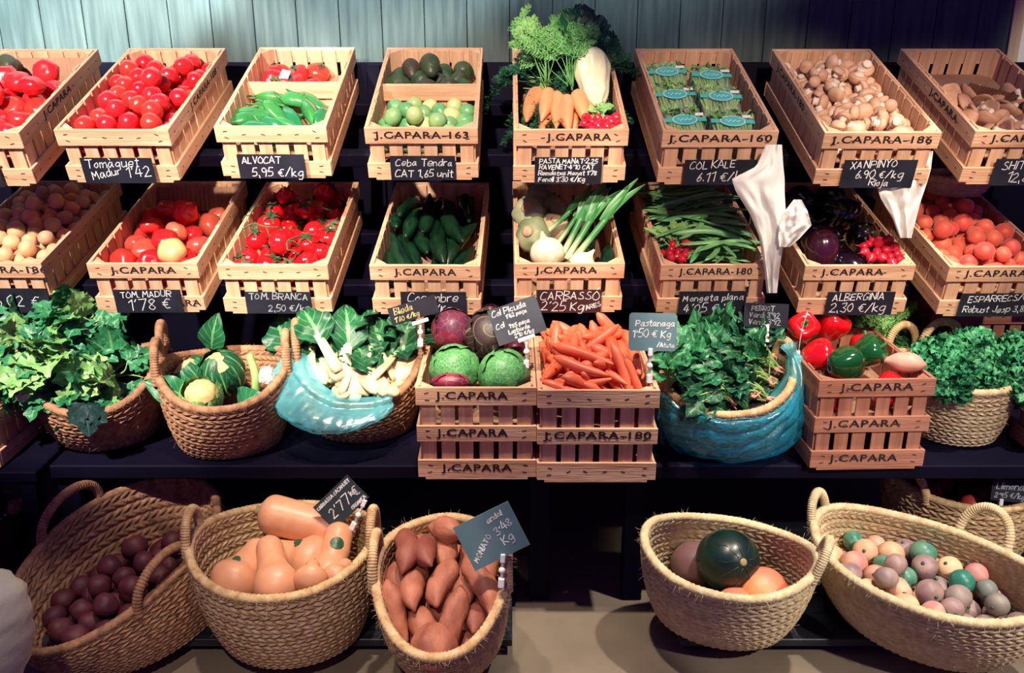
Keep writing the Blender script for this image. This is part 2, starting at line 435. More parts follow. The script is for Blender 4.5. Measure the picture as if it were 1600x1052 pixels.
def crate(label,pos,tilt,yaw,W=WOOD,tall=False,fb=None,div=None,marks=(),group='wooden slatted crates',l=None):
    w,h=(TW,TH) if tall else (CW,CH); l=l or (TL if tall else CL)
    key=('crate',tall,W[0].name,fb,div,l)
    if key not in _st: _st[key]=crate_parts(w,l,h,TLB if tall else SHB,W,fb,div)
    M=T(pos)@R('Z',yaw)@R('X',tilt)@T(0,l/2,-h)         # pos = middle of the front top edge
    o=thing('wooden_crate',label,'crate',None,M,group,parts=_st[key])
    for (s,face,z,wd,dx) in marks:
        hh=.027
        Ml=T(dx,-l/2-.0009,z) if face=='f' else (T(w/2+.0009,dx,z)@R('Z',PI/2) if face=='r' else T(-w/2-.0009,dx,z)@R('Z',-PI/2))
        new('stencil_lettering',stencil(s,wd,hh),o,Ml,'faded black stencilled lettering')
    bpy.context.view_layer.update()
    return M

# ------------------------------------------------------------------ price signs
def sign(label,lines,w,h,M,board=SLATE,ink=CHALK,clip=None,extra=(),bar=False,group='price boards',round_=0):
    """lines: (text, cap height, x from left, z from bottom, angle). M puts the board's centre, board faces -y"""
    mb=MB()
    if round_:
        r=round_; pts=[]
        for cx,cz,a0 in ((w/2-r,h/2-r,0),(-w/2+r,h/2-r,90),(-w/2+r,-h/2+r,180),(w/2-r,-h/2+r,270)):
            for k in range(5): a=math.radians(a0+k*22.5); pts.append((cx+r*math.cos(a),cz+r*math.sin(a)))
        n=len(pts); V=[(x,-.0015,z) for x,z in pts]+[(x,.0015,z) for x,z in pts]
        mb.add(V,[tuple(range(n)),tuple(range(2*n-1,n-1,-1))]+[(i,i+n,(i+1)%n+n,(i+1)%n) for i in range(n)],0,False)
    else: mb.box(-w/2,w/2,-.0015,.0015,-h/2,h/2,0)
    o=thing('price_sign',label,'sign',None,M,group,parts=[('board',mb.build('board',board))])
    mb=MB(); rng=np.random.default_rng(len(label))
    for (s,sz,x,z,*a) in lines:
        wd=text_width(s,sz); lim=w-x-.004; k=min(1,lim/wd) if not a or abs(a[0])<7 else 1
        write(mb,s,-w/2+x,-h/2+z,sz*k,a[1] if len(a)>1 else .0024,-.0021,math.radians(a[0]) if a else 0,rng)
    new('lettering',mb.build('lettering',ink),o,None,'handwritten chalk lettering')
    if clip:                                     # white gripper: jaw at the board's foot, stalk, jaw on the rim
        cx,cz,ln,ang=clip; mb=MB(); a=math.radians(ang)
        Mc=T(cx,0,cz)@R('Y',a)
        jw=.045 if bar else .011
        mb.box(-jw/2,jw/2,-.006,.006,-.005 if bar else -.010,.005 if bar else .010,0,Mc@(R('Y',-a) if bar else Matrix()),bev=.0015)
        V,F,_=loft([(0,0,-.008),(0,.001,-.014),(0,0,-ln)],.0035,8); mb.add(xf(V,Mc),F)
        V,F,_=lathe(smooth_prof([(.001,-.008),(.007,-.004),(.0075,.002),(.004,.007),(.001,.008)]),12); mb.add(xf(V,Mc@T(0,0,-ln*.62)),F)
        mb.box(-.007,.007,-.008,.008,-.022,0,0,Mc@T(0,0,-ln),bev=.002)
        new('clip_holder',mb.build('clip_holder',CLIP),o,None,'white plastic sign clip')
    return o

# ------------------------------------------------------------------ esparto baskets
class Basket:
    """lathe-like oval basket; local frame: z up, x long axis; built on its base centre"""
    def __init__(s,base,a0,b0,a1,b1,H,yaw=0,off=(0,0),lift=.02,slope=(0,0),uh=0,bulge=1.9,zp=1.12,handles=(0,PI),seed=0):
        s.base,s.a0,s.b0,s.a1,s.b1,s.H,s.yaw,s.off,s.lift,s.slope,s.uh,s.bulge,s.zp=Vector(base),a0,b0,a1,b1,H,yaw,off,lift,slope,uh,bulge,zp
        s.handles=handles; s.M=T(s.base)@R('Z',yaw); s.seed=seed
    def rad(s,v):
        k=1-(1-np.clip(v,0,1))**s.bulge
        return s.a0+(s.a1-s.a0)*k, s.b0+(s.b1-s.b0)*k
    def S(s,u,v):
        a,b=s.rad(v); x=a*np.cos(u)+s.off[0]*v; y=b*np.sin(u)+s.off[1]*v
        hu=s.H+s.lift*np.abs(np.cos(u-s.uh))**3+s.slope[0]*s.a1*np.cos(u)+s.slope[1]*s.b1*np.sin(u)
        return np.stack([x,y,hu*np.clip(v,0,9)**s.zp],-1)
    def N(s,u,v):
        e=1e-3; du=s.S(u+e,v)-s.S(u-e,v); v1=np.minimum(v+e,1); v0=v1-2*e; dv=s.S(u,v1)-s.S(u,np.maximum(v0,0))
        n=np.cross(du,dv); return n/(np.linalg.norm(n,axis=-1,keepdims=True)+1e-12)
    def world(s,p): return s.M@Vector(p)
    def bound(s,zmin,m=.012):
        def f(P,r):
            P[:,2]=np.maximum(P[:,2],zmin+r)
            v=np.clip(P[:,2]/s.H,.02,1)**(1/s.zp); a,b=s.rad(v); a=np.maximum(a-m-r,.004); b=np.maximum(b-m-r,.004)
            cx,cy=s.off[0]*v,s.off[1]*v; X=(P[:,0]-cx)/a; Y=(P[:,1]-cy)/b; q=np.sqrt(X*X+Y*Y); k=np.where(q>1,1/np.maximum(q,1e-9),1)
            P[:,0]=cx+X*k*a; P[:,1]=cy+Y*k*b; return P
        return f
    def build(s,label,straw,group='esparto baskets',band=.031,stitch=.023,lining=None,inner=True,handle_h=.075,handle_w=.30,fuzz=120):
        rng=np.random.default_rng(s.seed)
        per=PI*(3*(s.a1+s.b1)-math.sqrt((3*s.a1+s.b1)*(s.a1+3*s.b1)))
        nst=max(20,round(per/stitch)); nu=nst*7; side=math.hypot(s.a1-s.a0,s.H)*1.08; nb=max(4,round(side/band)); nv=nb*10+1
        u=np.linspace(0,2*PI,nu,endpoint=False); v=np.linspace(0,1,nv); U,V=np.meshgrid(u,v)
        def weave(sg):
            f=V*nb; bi=np.floor(f-1e-9); fr=f-bi; half=1.5*np.abs(fr*2-1)           # chevron: slope flips at mid band
            ph=U/(2*PI)*nst+half*.9+bi*.37+.06*np.sin(U*7+bi)
            st=np.abs(np.sin(PI*ph))**.6; edge=np.clip(np.minimum(fr,1-fr)*6,0,1)**.5; mid=np.clip(np.abs(fr-.5)*8,.25,1)**.5
            return .0095*st*edge*mid
        pts=s.S(U,V); nrm=s.N(U,V)
        mb=MB(); mb.add(pts+nrm*(weave(1)[...,None]-.002),[f for f in gridF(nv,nu,True)])
        if inner: mb.add(pts-nrm*(.009+weave(1)[...,None]*.8),[f[::-1] for f in gridF(nv,nu,True)])
        # base disc
        n=48; ring=[(s.a0*math.cos(k/n*2*PI),s.b0*math.sin(k/n*2*PI),.001) for k in range(n)]
        mb.add(ring+[(p[0]*.97,p[1]*.97,.009) for p in ring],[tuple(range(n))[::-1],tuple(range(n,2*n))])
        P=[('woven_body',mb.build('woven_body',straw))]
        # rim: braided cord over the edge
        nr=nst*4; ur=np.linspace(0,2*PI,nr+1)[:-1]; pr=s.S(ur,np.ones(nr)); no=s.N(ur,np.ones(nr)); no[:,2]=0; no/=np.linalg.norm(no,axis=1,keepdims=True)
        ph=np.linspace(0,2*PI,8,endpoint=False); Vr=[]
        for k in range(8):
            rr=.0090+.0032*np.abs(np.sin(ur*nst*.9+ph[k]))**.7
            Vr.append(pr-no*.003+no*(np.cos(ph[k])*rr)[:,None]*1.05+np.array((0,0,1.))*(np.sin(ph[k])*rr)[:,None])
        Vr=np.stack(Vr,1).reshape(-1,3); F=[]
        for i in range(nr):
            for j in range(8): F.append((i*8+j,((i+1)%nr)*8+j,((i+1)%nr)*8+(j+1)%8,i*8+(j+1)%8))
        mb=MB(); mb.add(Vr,F); P.append(('rim',mb.build('rim',straw)))
        for hu in s.handles:
            hh=handle_h; tilt=0
            if isinstance(hu,tuple): hu,hh,tilt=hu
            w=handle_w; ang=np.linspace(0,PI,40); A=s.S(np.array([hu-w]),np.ones(1))[0]; B=s.S(np.array([hu+w]),np.ones(1))[0]
            mid=(A+B)/2; out=np.array((math.cos(hu),math.sin(hu),0)); ax=(B-A)/2
            pth=[mid-ax*math.cos(t)*(1+.12*math.sin(t))+(np.array((0,0,1.))*math.cos(tilt)+out*math.sin(tilt))*(hh*math.sin(t)**.8-.02*(1-math.sin(t))) +out*.004 for t in ang]
            m2=160; pp=catmull(pth,4)
            wr=.0098+.0026*np.abs(np.sin(np.arange(len(pp))*.8)); Vh,Fh,_=loft(pp,wr,10)
            mb=MB(); mb.add(Vh,Fh)
            P.append(('handle',mb.build('handle',straw)))
        mb=MB()                                                                   # stray grass ends
        for k in range(fuzz):
            uu=rng.uniform(0,2*PI); vv=rng.choice([1,1,rng.uniform(.1,1)]); p=s.S(np.array([uu]),np.array([vv]))[0]; n_=s.N(np.array([uu]),np.array([min(vv,.99)]))[0]
            d=n_+rng.normal(size=3)*.7; d/=np.linalg.norm(d); L=rng.uniform(.008,.022); q=[p+n_*.004+d*L*t+np.array((0,0,-.012))*t*t*rng.uniform(-.5,1) for t in (0,.5,1)]
            Vf,Ff,_=loft(q,[.0005,.0004,.0002],3,caps=False); mb.add(Vf,Ff)
        if fuzz: P.append(('loose_fibres',mb.build('loose_fibres',straw)))
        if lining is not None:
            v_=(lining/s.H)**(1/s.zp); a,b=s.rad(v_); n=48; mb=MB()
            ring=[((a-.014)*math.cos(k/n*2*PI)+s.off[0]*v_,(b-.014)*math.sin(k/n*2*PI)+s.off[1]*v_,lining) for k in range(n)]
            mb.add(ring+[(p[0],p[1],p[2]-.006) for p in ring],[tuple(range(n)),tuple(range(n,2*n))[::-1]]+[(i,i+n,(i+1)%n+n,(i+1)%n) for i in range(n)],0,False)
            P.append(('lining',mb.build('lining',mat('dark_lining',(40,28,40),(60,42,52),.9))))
        o=thing('esparto_basket',label,'basket',None,s.M,group,parts=P)
        for c in o.children:
            if c.name.startswith('loose_fibres'): c['kind']='stuff'
        return o
# ------------------------------------------------------------------ setting
def planks():
    mb=MB(); x=-2.6; rng=np.random.default_rng(3)
    while x<1.60:
        w=.1365; x1=min(x+w-.0022,1.60); mb.box(x,x1,3.14,3.165+rng.uniform(-.001,.001),0,3.0,0,bev=.0015); x+=w
    mb.box(-2.6,1.60,3.155,3.18,0,3.0,1)
    return mb
WALL=mat('grey_green_boards',(54,68,68),(84,98,95),.6,7,(7,1,.5),.25,60,.3,contrast=(.3,.72))
struct('wall_back',planks().build('wall_back',[WALL,BLACKP]))
mb=MB(); mb.box(1.64,2.6,3.145,3.18,0,3.0); struct('wall_right',mb.build('wall_right',mat('white_wall',(214,216,208),(226,228,222),.7,5)))
mb=MB(); mb.box(1.60,1.64,3.135,3.18,0,3.0,0,bev=.002); struct('trim_1',mb.build('trim_1',mat('pale_timber',(196,160,120),(222,190,150),.6,9,(6,6,.4))))
mb=MB(); mb.add([(-4,-1.5,0),(4,-1.5,0),(4,3.2,0),(-4,3.2,0)],[(0,1,2,3)],0,False)
struct('floor',mb.build('floor',mat('concrete',(104,92,80),(132,118,100),.75,3.2,bump=.12,bscale=60,detail=8)))

# ------------------------------------------------------------------ crate positions: (front top edge left px, right px, py)
def top_pos(xl,xr,py,z): 
    p=at((xl+xr)/2,py,z=z); return p
TOPZ,MIDZ=1.272,.916
TT,TM=math.radians(18.4),math.radians(12.6)
SHELF=.435
TALLZ=SHELF+.006+TH

# the rack
rack=thing('display_rack','black painted wooden display rack holding crates and baskets','rack',None,T(0,2.6,0))
def rk(name,mb):
    me=mb.build(name,BLACKP); me.transform(T(0,-2.6,0)); new(name,me,rack)
for z,y,t in ((TOPZ,2.487,TT),(MIDZ,2.452,TM)):
    M=T(0,y,z)@R('X',t)@T(0,CL/2,-CH)
    for yy in (-CL/2+.17,CL/2-.06):
        mb=MB(); mb.box(-1.85,1.62,yy-.02,yy+.02,-.046,-.006,0,M,bev=.003); rk('rail',mb)
    for x in (-1.635,-.44,.355,1.572):
        mb=MB(); mb.box(x-.02,x+.02,-CL/2+.15,CL/2-.0,-.086,-.046,0,M); rk('arm',mb)
for x in (-1.635,-.44,.355,1.572):
    mb=MB(); mb.box(x-.022,x+.022,3.055,3.10,0,1.40,0,bev=.003); rk('upright',mb)
mb=MB(); mb.box(-1.9,2.05,3.105,3.13,0,1.405,0,bev=.002); rk('back_panel',mb)
mb=MB(); mb.box(-1.22,1.595,2.187,3.05,SHELF-.04,SHELF,0,bev=.004); rk('shelf',mb)
for x in (-1.19,.075,.335,1.56):
    mb=MB(); mb.box(x-.028,x+.028,2.21,2.266,.0505 if abs(x)>1 else 0,SHELF-.04,0,bev=.003); rk('leg',mb)
for nm,x0,x1,lab in (('low_platform',-1.72,.0,'low black floor platform under the left hand baskets'),('low_platform',.43,1.595,'low black floor platform under the melon basket')):
    mb=MB(); 
    for k in range(3): mb.box(x0,x1,1.975+k*.2,1.975+k*.2+.19,.028,.05,0,bev=.002)
    for x in (x0+.1,(x0+x1)/2,x1-.1): mb.box(x-.03,x+.03,2.0,2.54,0,.028,0)
    thing(nm,lab,'platform',mb.build(nm,mat('worn_black_boards',(22,24,34),(52,58,66),.5,9,(.3,5,5),contrast=(.45,.9))))

TOP=[(-152,26,207),(80,265,203),(332,511,198),(568,747,200),(803,983,203),(1037,1217,205),(1290,1472,207),(1526,1706,205)]
MID=[(-108,64,411),(136,306,412),(340,510,414),(579,748,415),(805,976,412),(1035,1204,414),(1260,1431,415),(1486,1656,417)]
topname=['round red tomatoes at the left edge','small red tomatoes','green peppers and a few tomatoes','avocados and pale green limes','bunched carrots, radishes and a white cabbage','packed kale','brown mushrooms','shiitake mushrooms at the right edge']
midname=['apricots at the left edge','big beef tomatoes','vine tomatoes','cucumbers','white onions, leeks and kohlrabi','flat green beans','aubergines','red apricots at the right edge']
FBT=[.075,.06,.06,.06,.055,.05,.06,.07]; FBM=[.075,.06,.065,.06,.04,.05,.04,.065]
YAWT=[0,-1.0,0,0,.3,1.2,.8,.3]; YAWM=[-1,.5,-.5,-1.2,.5,1.5,.8,1]
J='J.CAPARA'
MT=[((J,'r',CH-.023,.19,-.05),),((J+'-108','r',CH-.023,.26,.03),),(),((J+'-163','f',CH-.023,.25,0),),((J,'f',CH-.023,.17,.02),),((J+'-160','f',CH-.023,.27,0),),((J+'-186','f',CH-.023,.26,.0),(J+'-180','l',CH-.023,.3,.05)),((J,'f',CH-.023,.17,-.02),(J,'l',CH-.023,.2,-.08))]
MM=[((J+'-186','f',CH-.023,.26,.03),),((J,'f',CH-.023,.18,0),(J,'f',.021,.16,.06)),(),((J,'f',CH-.023,.17,.0),),((J,'f',CH-.023,.17,-.01),),((J+'-180','f',CH-.023,.2,0),),((J,'f',CH-.023,.17,-.02),),((J,'f',CH-.023,.17,-.02),)]
KT,KM=[],[]
for i,(a,b,y) in enumerate(TOP):
    KT.append(crate('slatted wooden crate of %s, top row'%topname[i],at((a+b)/2,y,z=TOPZ),TT,math.radians(YAWT[i]),fb=FBT[i],div=(.04 if i==2 else .03) if i in (2,3) else None,marks=MT[i],group=None))
for i,(a,b,y) in enumerate(MID):
    KM.append(crate('slatted wooden crate of %s, second row'%midname[i],at((a+b)/2,y,z=MIDZ),TM,math.radians(YAWM[i]),fb=FBM[i],marks=MM[i],group=None))
KTALL=[]
for lab,px,py,yaw,W,mk in (('tall wooden crate of red and green cabbages on the shelf',743,606,0,WOOD,((J,'f',TH-.024,.18,-.01),(J,'f',.122,.18,-.01),(J,'f',.024,.18,0))),
        ('tall wooden crate heaped with loose carrots',935.5,610,0,WOOD,((J+'-180','f',.122,.27,0),)),
        ('tall reddish wooden crate of bell peppers beside the blue bag',1372,593,2,WOOD_SHADE,((J,'f',TH-.024,.19,0),(J,'f',.122,.19,-.02),(J,'f',.024,.18,-.01)))):
    KTALL.append(crate(lab,at(px,py,z=TALLZ),0,math.radians(yaw),W,True,.14,marks=mk,group=None))
crate('wooden crate cut off by the right edge of the shelf',Vector((1.545,2.14,TALLZ)),0,0,WOOD_SHADE,True,.2,group=None,l=.22)
crate('dark wooden crate standing behind the curly kale basket',Vector((1.455,2.74,TALLZ+.0)),0,0,WOOD_SHADE,True,.2,group=None,l=.22)
mb=MB(); mb.box(-2.3,-1.235,2.15,3.04,SHELF-.03,SHELF,0,bev=.003)  # top stretched back and left, unseen, to keep lamp light off the floor
st=thing('side_stand','low black stand at the left edge holding a crate','stand',None,T(-1.45,2.4,0))
def sk(n,m): me=m.build(n,BLACKP); me.transform(T(1.45,-2.4,0)); new(n,me,st)
sk('stand_top',mb)
for x in (-1.63,-1.27):
    for y in (2.18,2.58):
        mb=MB(); mb.box(x-.02,x+.02,y-.02,y+.02,.0505,SHELF-.03); sk('leg',mb)
crate('small wooden crate at the left edge on a black stand',Vector((-1.480,2.165,SHELF+.006+CH)),0,0,WOOD,False,.05,group=None,l=.42)

# ------------------------------------------------------------------ boards on the crates
def on_crate(M,dx,z,l=CL,ang=0,off=.0105): return M@T(dx,-l/2-off,z)@R('Y',math.radians(ang))@R('X',math.radians(-3))
def crate_sign(lab,M,lines,dx,w,h,z=.035,ang=0,ink=CHALK,board=SLATE,l=CL): return sign(lab,lines,w,h,on_crate(M,dx,z,l,ang),board,ink,group=None)
crate_sign('black price board ending in /kg on the leftmost top crate',KT[0],[("4'20 €/kg",.026,.02,.02)],-.025,.19,.075)
crate_sign('black price board Tomàquet Madur on the small tomato crate',KT[1],[('Tomàquet',.024,.012,.044,2),('Madur',.022,.022,.010,12),("1'42",.030,.116,.016,5)],-.005,.19,.072)
crate_sign('black price board ALVOCAT 5,95 on the green pepper crate',KT[2],[('ALVOCAT',.018,.012,.045),('5,95 €/kg',.030,.035,.007)],-.01,.182,.07)
crate_sign('black price board Ceba Tendra on the avocado crate',KT[3],[('Ceba Tendra',.025,.015,.042),('CAT 1,65 unit',.022,.012,.01)],.0,.175,.07)
crate_sign('black four line price board below the bunched carrots',KT[4],[('PASTA MANAT·2,25',.0125,.012,.060),("RAVENET·4'10 CAT",.0125,.012,.043),("Remolatxa Manat 1'78",.0115,.01,.026),("Fonoll 3'30 €/Kg",.013,.01,.007)],-.005,.178,.076)
crate_sign('black price board COL KALE on the kale crate',KT[5],[('COL KALE',.02,.015,.044,3),('6.11 €/kg',.026,.035,.01)],.01,.19,.07)
crate_sign('black price board XANPINYO Rioja on the mushroom crate',KT[6],[('XANPINYO',.02,.018,.054,3),('6.90 €/kg',.022,.035,.028),('Rioja',.018,.075,.006)],.01,.19,.078)
crate_sign('black price board SHITAKE on the rightmost top crate',KT[7],[('SHITAKE',.022,.02,.046,3),('12,87/Kg',.026,.04,.012)],.02,.19,.075)
crate_sign('black price board 6,02 on the leftmost apricot crate',KM[0],[('6,02 €',.034,.085,.02)],.03,.24,.075)
crate_sign('black price board TOM. MADUR on the beef tomato crate',KM[1],[('TOM. MADUR',.018,.018,.046,2),("1'78 €",.034,.035,.008,3)],-.0,.185,.07)
crate_sign('black price board TOM. BRANCA on the vine tomato crate',KM[2],[('TOM. BRANCA',.02,.01,.044),('2,50 €/kg',.026,.06,.008)],.005,.18,.066,ink=CHALKD)
crate_sign('black price board Cogombre on the cucumber crate',KM[3],[('Cogombre',.024,.02,.042),("0'85 €/Kg",.02,.02,.012)],.02,.18,.07)
crate_sign('dark red brown price board CARBASSÓ on the onion crate',KM[4],[('CARBASSÓ',.025,.012,.042),("2'25 Kg",.026,.014,.008),('/ARES',.013,.13,.006,18)],.0,.18,.07,board=mat('brown_chalkboard',(44,24,32),(56,32,40),.6,10))
crate_sign('black price board Mongeta plana on the green bean crate',KM[5],[('Mongeta plana',.024,.01,.04,2),("4'05 € kg",.026,.014,.007)],.0,.185,.07)
crate_sign('black price board ALBERGINIA on the aubergine crate',KM[6],[('ALBERGINIA',.02,.015,.044,2),('2,30 €/kg',.026,.012,.01)],.015,.185,.07)
crate_sign('black price board ESPARRECS on the red apricot crate',KM[7],[('ESPARRECS/05',.019,.02,.044,2),('Robust Jesp 3,85',.019,.012,.014)],.0,.20,.07)

# ------------------------------------------------------------------ baskets
BK={}
def bk(key,label,straw,**kw):
    bd={k:kw.pop(k) for k in ('band','stitch','lining','handle_h','handle_w','fuzz') if k in kw}
    B=Basket(**kw); BK[key]=B; B.obj=B.build(label,straw,None,**bd); return B
SH=SHELF+.008; PF=.058
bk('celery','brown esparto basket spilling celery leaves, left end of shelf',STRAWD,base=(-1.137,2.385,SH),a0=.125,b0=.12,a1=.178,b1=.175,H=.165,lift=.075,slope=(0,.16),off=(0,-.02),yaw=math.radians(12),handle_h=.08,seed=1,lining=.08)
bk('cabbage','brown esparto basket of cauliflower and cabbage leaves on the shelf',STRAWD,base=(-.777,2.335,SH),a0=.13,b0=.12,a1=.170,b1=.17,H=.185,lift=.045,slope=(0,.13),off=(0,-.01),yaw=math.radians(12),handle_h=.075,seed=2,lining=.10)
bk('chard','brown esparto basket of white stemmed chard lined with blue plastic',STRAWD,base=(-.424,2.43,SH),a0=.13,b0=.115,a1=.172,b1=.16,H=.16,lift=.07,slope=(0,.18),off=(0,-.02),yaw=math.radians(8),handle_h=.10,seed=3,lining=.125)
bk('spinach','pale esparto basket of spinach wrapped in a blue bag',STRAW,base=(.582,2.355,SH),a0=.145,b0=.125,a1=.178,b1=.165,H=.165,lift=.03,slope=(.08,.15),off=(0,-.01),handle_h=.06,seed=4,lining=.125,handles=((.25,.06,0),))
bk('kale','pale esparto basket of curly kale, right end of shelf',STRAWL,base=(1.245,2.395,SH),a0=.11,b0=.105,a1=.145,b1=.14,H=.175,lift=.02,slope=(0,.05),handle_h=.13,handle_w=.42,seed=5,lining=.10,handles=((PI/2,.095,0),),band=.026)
bk('fennel','esparto basket with a round handle behind the pepper crate',STRAW,base=(1.145,2.72,SH),a0=.12,b0=.10,a1=.15,b1=.13,H=.16,lift=.02,handle_h=.11,handle_w=.3,seed=6,lining=.09,handles=((-PI/2+.1,.085,0),),fuzz=0)
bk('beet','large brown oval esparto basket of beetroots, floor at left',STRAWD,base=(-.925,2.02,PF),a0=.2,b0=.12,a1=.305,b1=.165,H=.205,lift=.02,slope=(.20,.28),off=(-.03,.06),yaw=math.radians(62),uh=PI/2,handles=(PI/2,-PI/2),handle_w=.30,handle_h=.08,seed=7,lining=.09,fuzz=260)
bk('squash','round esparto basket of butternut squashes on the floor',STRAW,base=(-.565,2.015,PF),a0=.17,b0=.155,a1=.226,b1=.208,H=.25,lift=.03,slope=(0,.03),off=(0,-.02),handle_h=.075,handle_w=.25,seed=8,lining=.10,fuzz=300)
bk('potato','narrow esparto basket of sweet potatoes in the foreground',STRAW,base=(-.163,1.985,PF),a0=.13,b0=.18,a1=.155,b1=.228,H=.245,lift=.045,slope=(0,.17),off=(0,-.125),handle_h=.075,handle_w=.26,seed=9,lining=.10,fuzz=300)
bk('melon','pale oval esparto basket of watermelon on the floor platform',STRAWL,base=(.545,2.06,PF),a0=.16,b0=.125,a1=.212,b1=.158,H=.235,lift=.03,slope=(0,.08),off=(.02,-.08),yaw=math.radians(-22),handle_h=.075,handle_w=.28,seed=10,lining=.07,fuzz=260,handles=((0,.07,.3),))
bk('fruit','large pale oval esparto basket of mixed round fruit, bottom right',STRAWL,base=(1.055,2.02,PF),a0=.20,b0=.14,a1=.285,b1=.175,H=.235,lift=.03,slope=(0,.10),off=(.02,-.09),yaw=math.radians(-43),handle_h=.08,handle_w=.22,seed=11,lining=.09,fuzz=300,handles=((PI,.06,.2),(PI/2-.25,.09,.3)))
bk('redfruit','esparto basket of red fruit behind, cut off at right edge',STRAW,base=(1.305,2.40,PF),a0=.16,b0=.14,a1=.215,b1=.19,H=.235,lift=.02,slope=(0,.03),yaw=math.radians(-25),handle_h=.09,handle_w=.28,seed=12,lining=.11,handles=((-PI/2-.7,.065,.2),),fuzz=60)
# ------------------------------------------------------------------ produce shapes
G=np.random.default_rng(21)
def data(name,VFs,mats):
    mb=MB()
    for v in VFs:
        V,F,uv=(tuple(v)+(None,)*3)[:3]; m=v[3] if len(v)>3 else 0; mb.add(V,F,m,True,uv)
    return mb.build(name,mats)
TOMC=mat('tomato_red',(214,22,34),(232,44,48),.22,9,spec=.5,rand=(222,60,44),coat=.3)
TOMB=mat('beef_tomato',(196,40,44),(224,92,70),.3,14,contrast=(.35,.75),rand=(206,110,84),coat=.2)
TOMV=mat('vine_tomato_red',(216,16,26),(232,30,36),.16,9,spec=.5,coat=.5)
GREENSTEM=mat('green_stem',(46,92,44),(80,130,62),.6,30)
VINE=mat('vine_green',(34,60,40),(70,100,60),.6,30)
APR=mat('apricot_skin',(240,160,112),(248,200,146),.55,16,rand=(226,128,96),sheen=.3)
APRG=mat('green_apricot_skin',(226,170,120),(184,178,130),.55,16,rand=(200,150,120),sheen=.3)
APRR=mat('red_apricot_skin',(226,88,66),(240,128,92),.5,16,rand=(210,66,60),sheen=.3)
LIME=mat('lime_skin',(86,160,104),(150,190,120),.35,14,bump=.15,bscale=140,rand=(214,214,150),contrast=(.35,.7))
AVO=mat('avocado_skin',(38,62,42),(66,84,50),.45,40,bump=.5,bscale=110,rand=(72,50,46))
PEPG=mat('green_pepper_skin',(22,98,48),(70,150,70),.2,10,spec=.6,coat=.5,rand=(30,110,70))
CUKE=mat('cucumber_skin',(6,26,20),(22,56,34),.24,60,(1,.25,1),.35,130,spec=.5)
AUB=mat('aubergine_skin',(12,6,18),(20,8,24),.12,10,spec=.6,coat=.6)
AUBR=mat('purple_aubergine_skin',(46,14,30),(62,22,36),.15,10,spec=.6,coat=.6)
MUSH=mat('mushroom_cap',(198,144,108),(238,206,176),.55,26,rand=(216,170,136))
MUSW=mat('mushroom_stem',(232,210,186),(244,230,210),.65,30)
SHII=mat('shiitake_cap',(176,122,94),(222,178,144),.65,24,bump=.2,rand=(196,146,118))
CARROT=mat('carrot_skin',(232,92,60),(244,128,88),.42,30,(1,.2,1),.2,90,rand=(242,122,90))
CARB=mat('bunch_carrot_skin',(224,128,82),(242,174,124),.45,24,(1,.3,1),.15,80,rand=(236,156,108))
RAD=mat('radish_red',(200,22,48),(220,44,66),.25,10,coat=.3)
WHITEV=mat('white_flesh',(222,220,176),(244,240,212),.42,14,(5,1,5))
ROOTH=mat('pale_root',(220,196,168),(236,214,190),.6,30)
FROND=mat('carrot_frond',(74,150,74),(140,192,112),.6,12,sss=0,rand=(100,172,96))
DILL=mat('dill_dark',(14,60,44),(34,96,62),.6,12)
LEAFD=mat('dark_leaf',(14,66,44),(30,96,56),.42,14,uvvein=((110,168,110),5),rand=(24,84,56),spec=.4)
LEAFM=mat('mid_leaf',(18,98,62),(56,140,88),.42,14,uvvein=((120,184,120),5),rand=(14,78,62),spec=.4)
LEAFL=mat('light_leaf',(96,160,86),(150,196,120),.45,14,uvvein=((200,220,160),5),spec=.4)
KALE=mat('curly_kale',(30,120,78),(84,172,112),.5,30,rand=(44,140,92))
STALK=mat('pale_green_stalk',(128,176,92),(176,206,130),.45,14)
CHST=mat('white_chard_stalk',(206,180,134),(238,228,194),.35,10,grad=((214,224,160),.6,1.0))
LEEK=mat('leek_green',(38,112,62),(84,150,84),.4,24,(4,.4,4),grad=((206,218,170),.55,.05))
ONION=mat('white_onion_skin',(226,206,170),(246,236,212),.35,20,(6,6,.5))
KOHL=mat('kohlrabi_skin',(120,138,100),(176,178,140),.5,20,bump=.2,rand=(186,160,128))
BEAN=mat('flat_bean',(84,160,94),(150,204,134),.38,14,rand=(100,178,110))
SQUASH=mat('butternut_skin',(206,140,104),(228,170,132),.42,12,bump=.12,bscale=60,rand=(218,154,116))
SWEET=mat('sweet_potato_skin',(140,78,60),(192,122,96),.6,26,(1,.5,1),.6,70,rand=(132,68,58))
MELON=mat('watermelon_rind',(6,22,24),(18,50,40),.34,14,(1,1,.25),.15,40,coat=.08,spec=.5)
MELV=mat('watermelon_rib',(18,48,38),(34,72,54),.3,30)
ORM=mat('orange_melon',(226,148,84),(238,120,92),.45,6,bump=.15,bscale=90,contrast=(.4,.6))
BEET=mat('beetroot_skin',(70,24,40),(104,42,52),.6,24,bump=.3,rand=(86,34,40))
FRP=mat('pink_fruit',(206,138,128),(232,192,156),.5,26,contrast=(.35,.7),rand=(196,132,130))
FRY=mat('yellow_fruit',(226,170,130),(242,216,164),.5,26,contrast=(.35,.7),rand=(216,160,136))
FRG=mat('green_fruit',(40,124,108),(140,180,140),.4,22,contrast=(.4,.8))
FRM=mat('mauve_fruit',(136,108,114),(188,156,142),.5,26,contrast=(.35,.7),rand=(116,132,124))
REDC=mat('red_cabbage_leaf',(92,24,46),(150,44,70),.4,18,(1,1,1),.5,40,rand=(80,44,66),net=((136,96,120),34,.03))
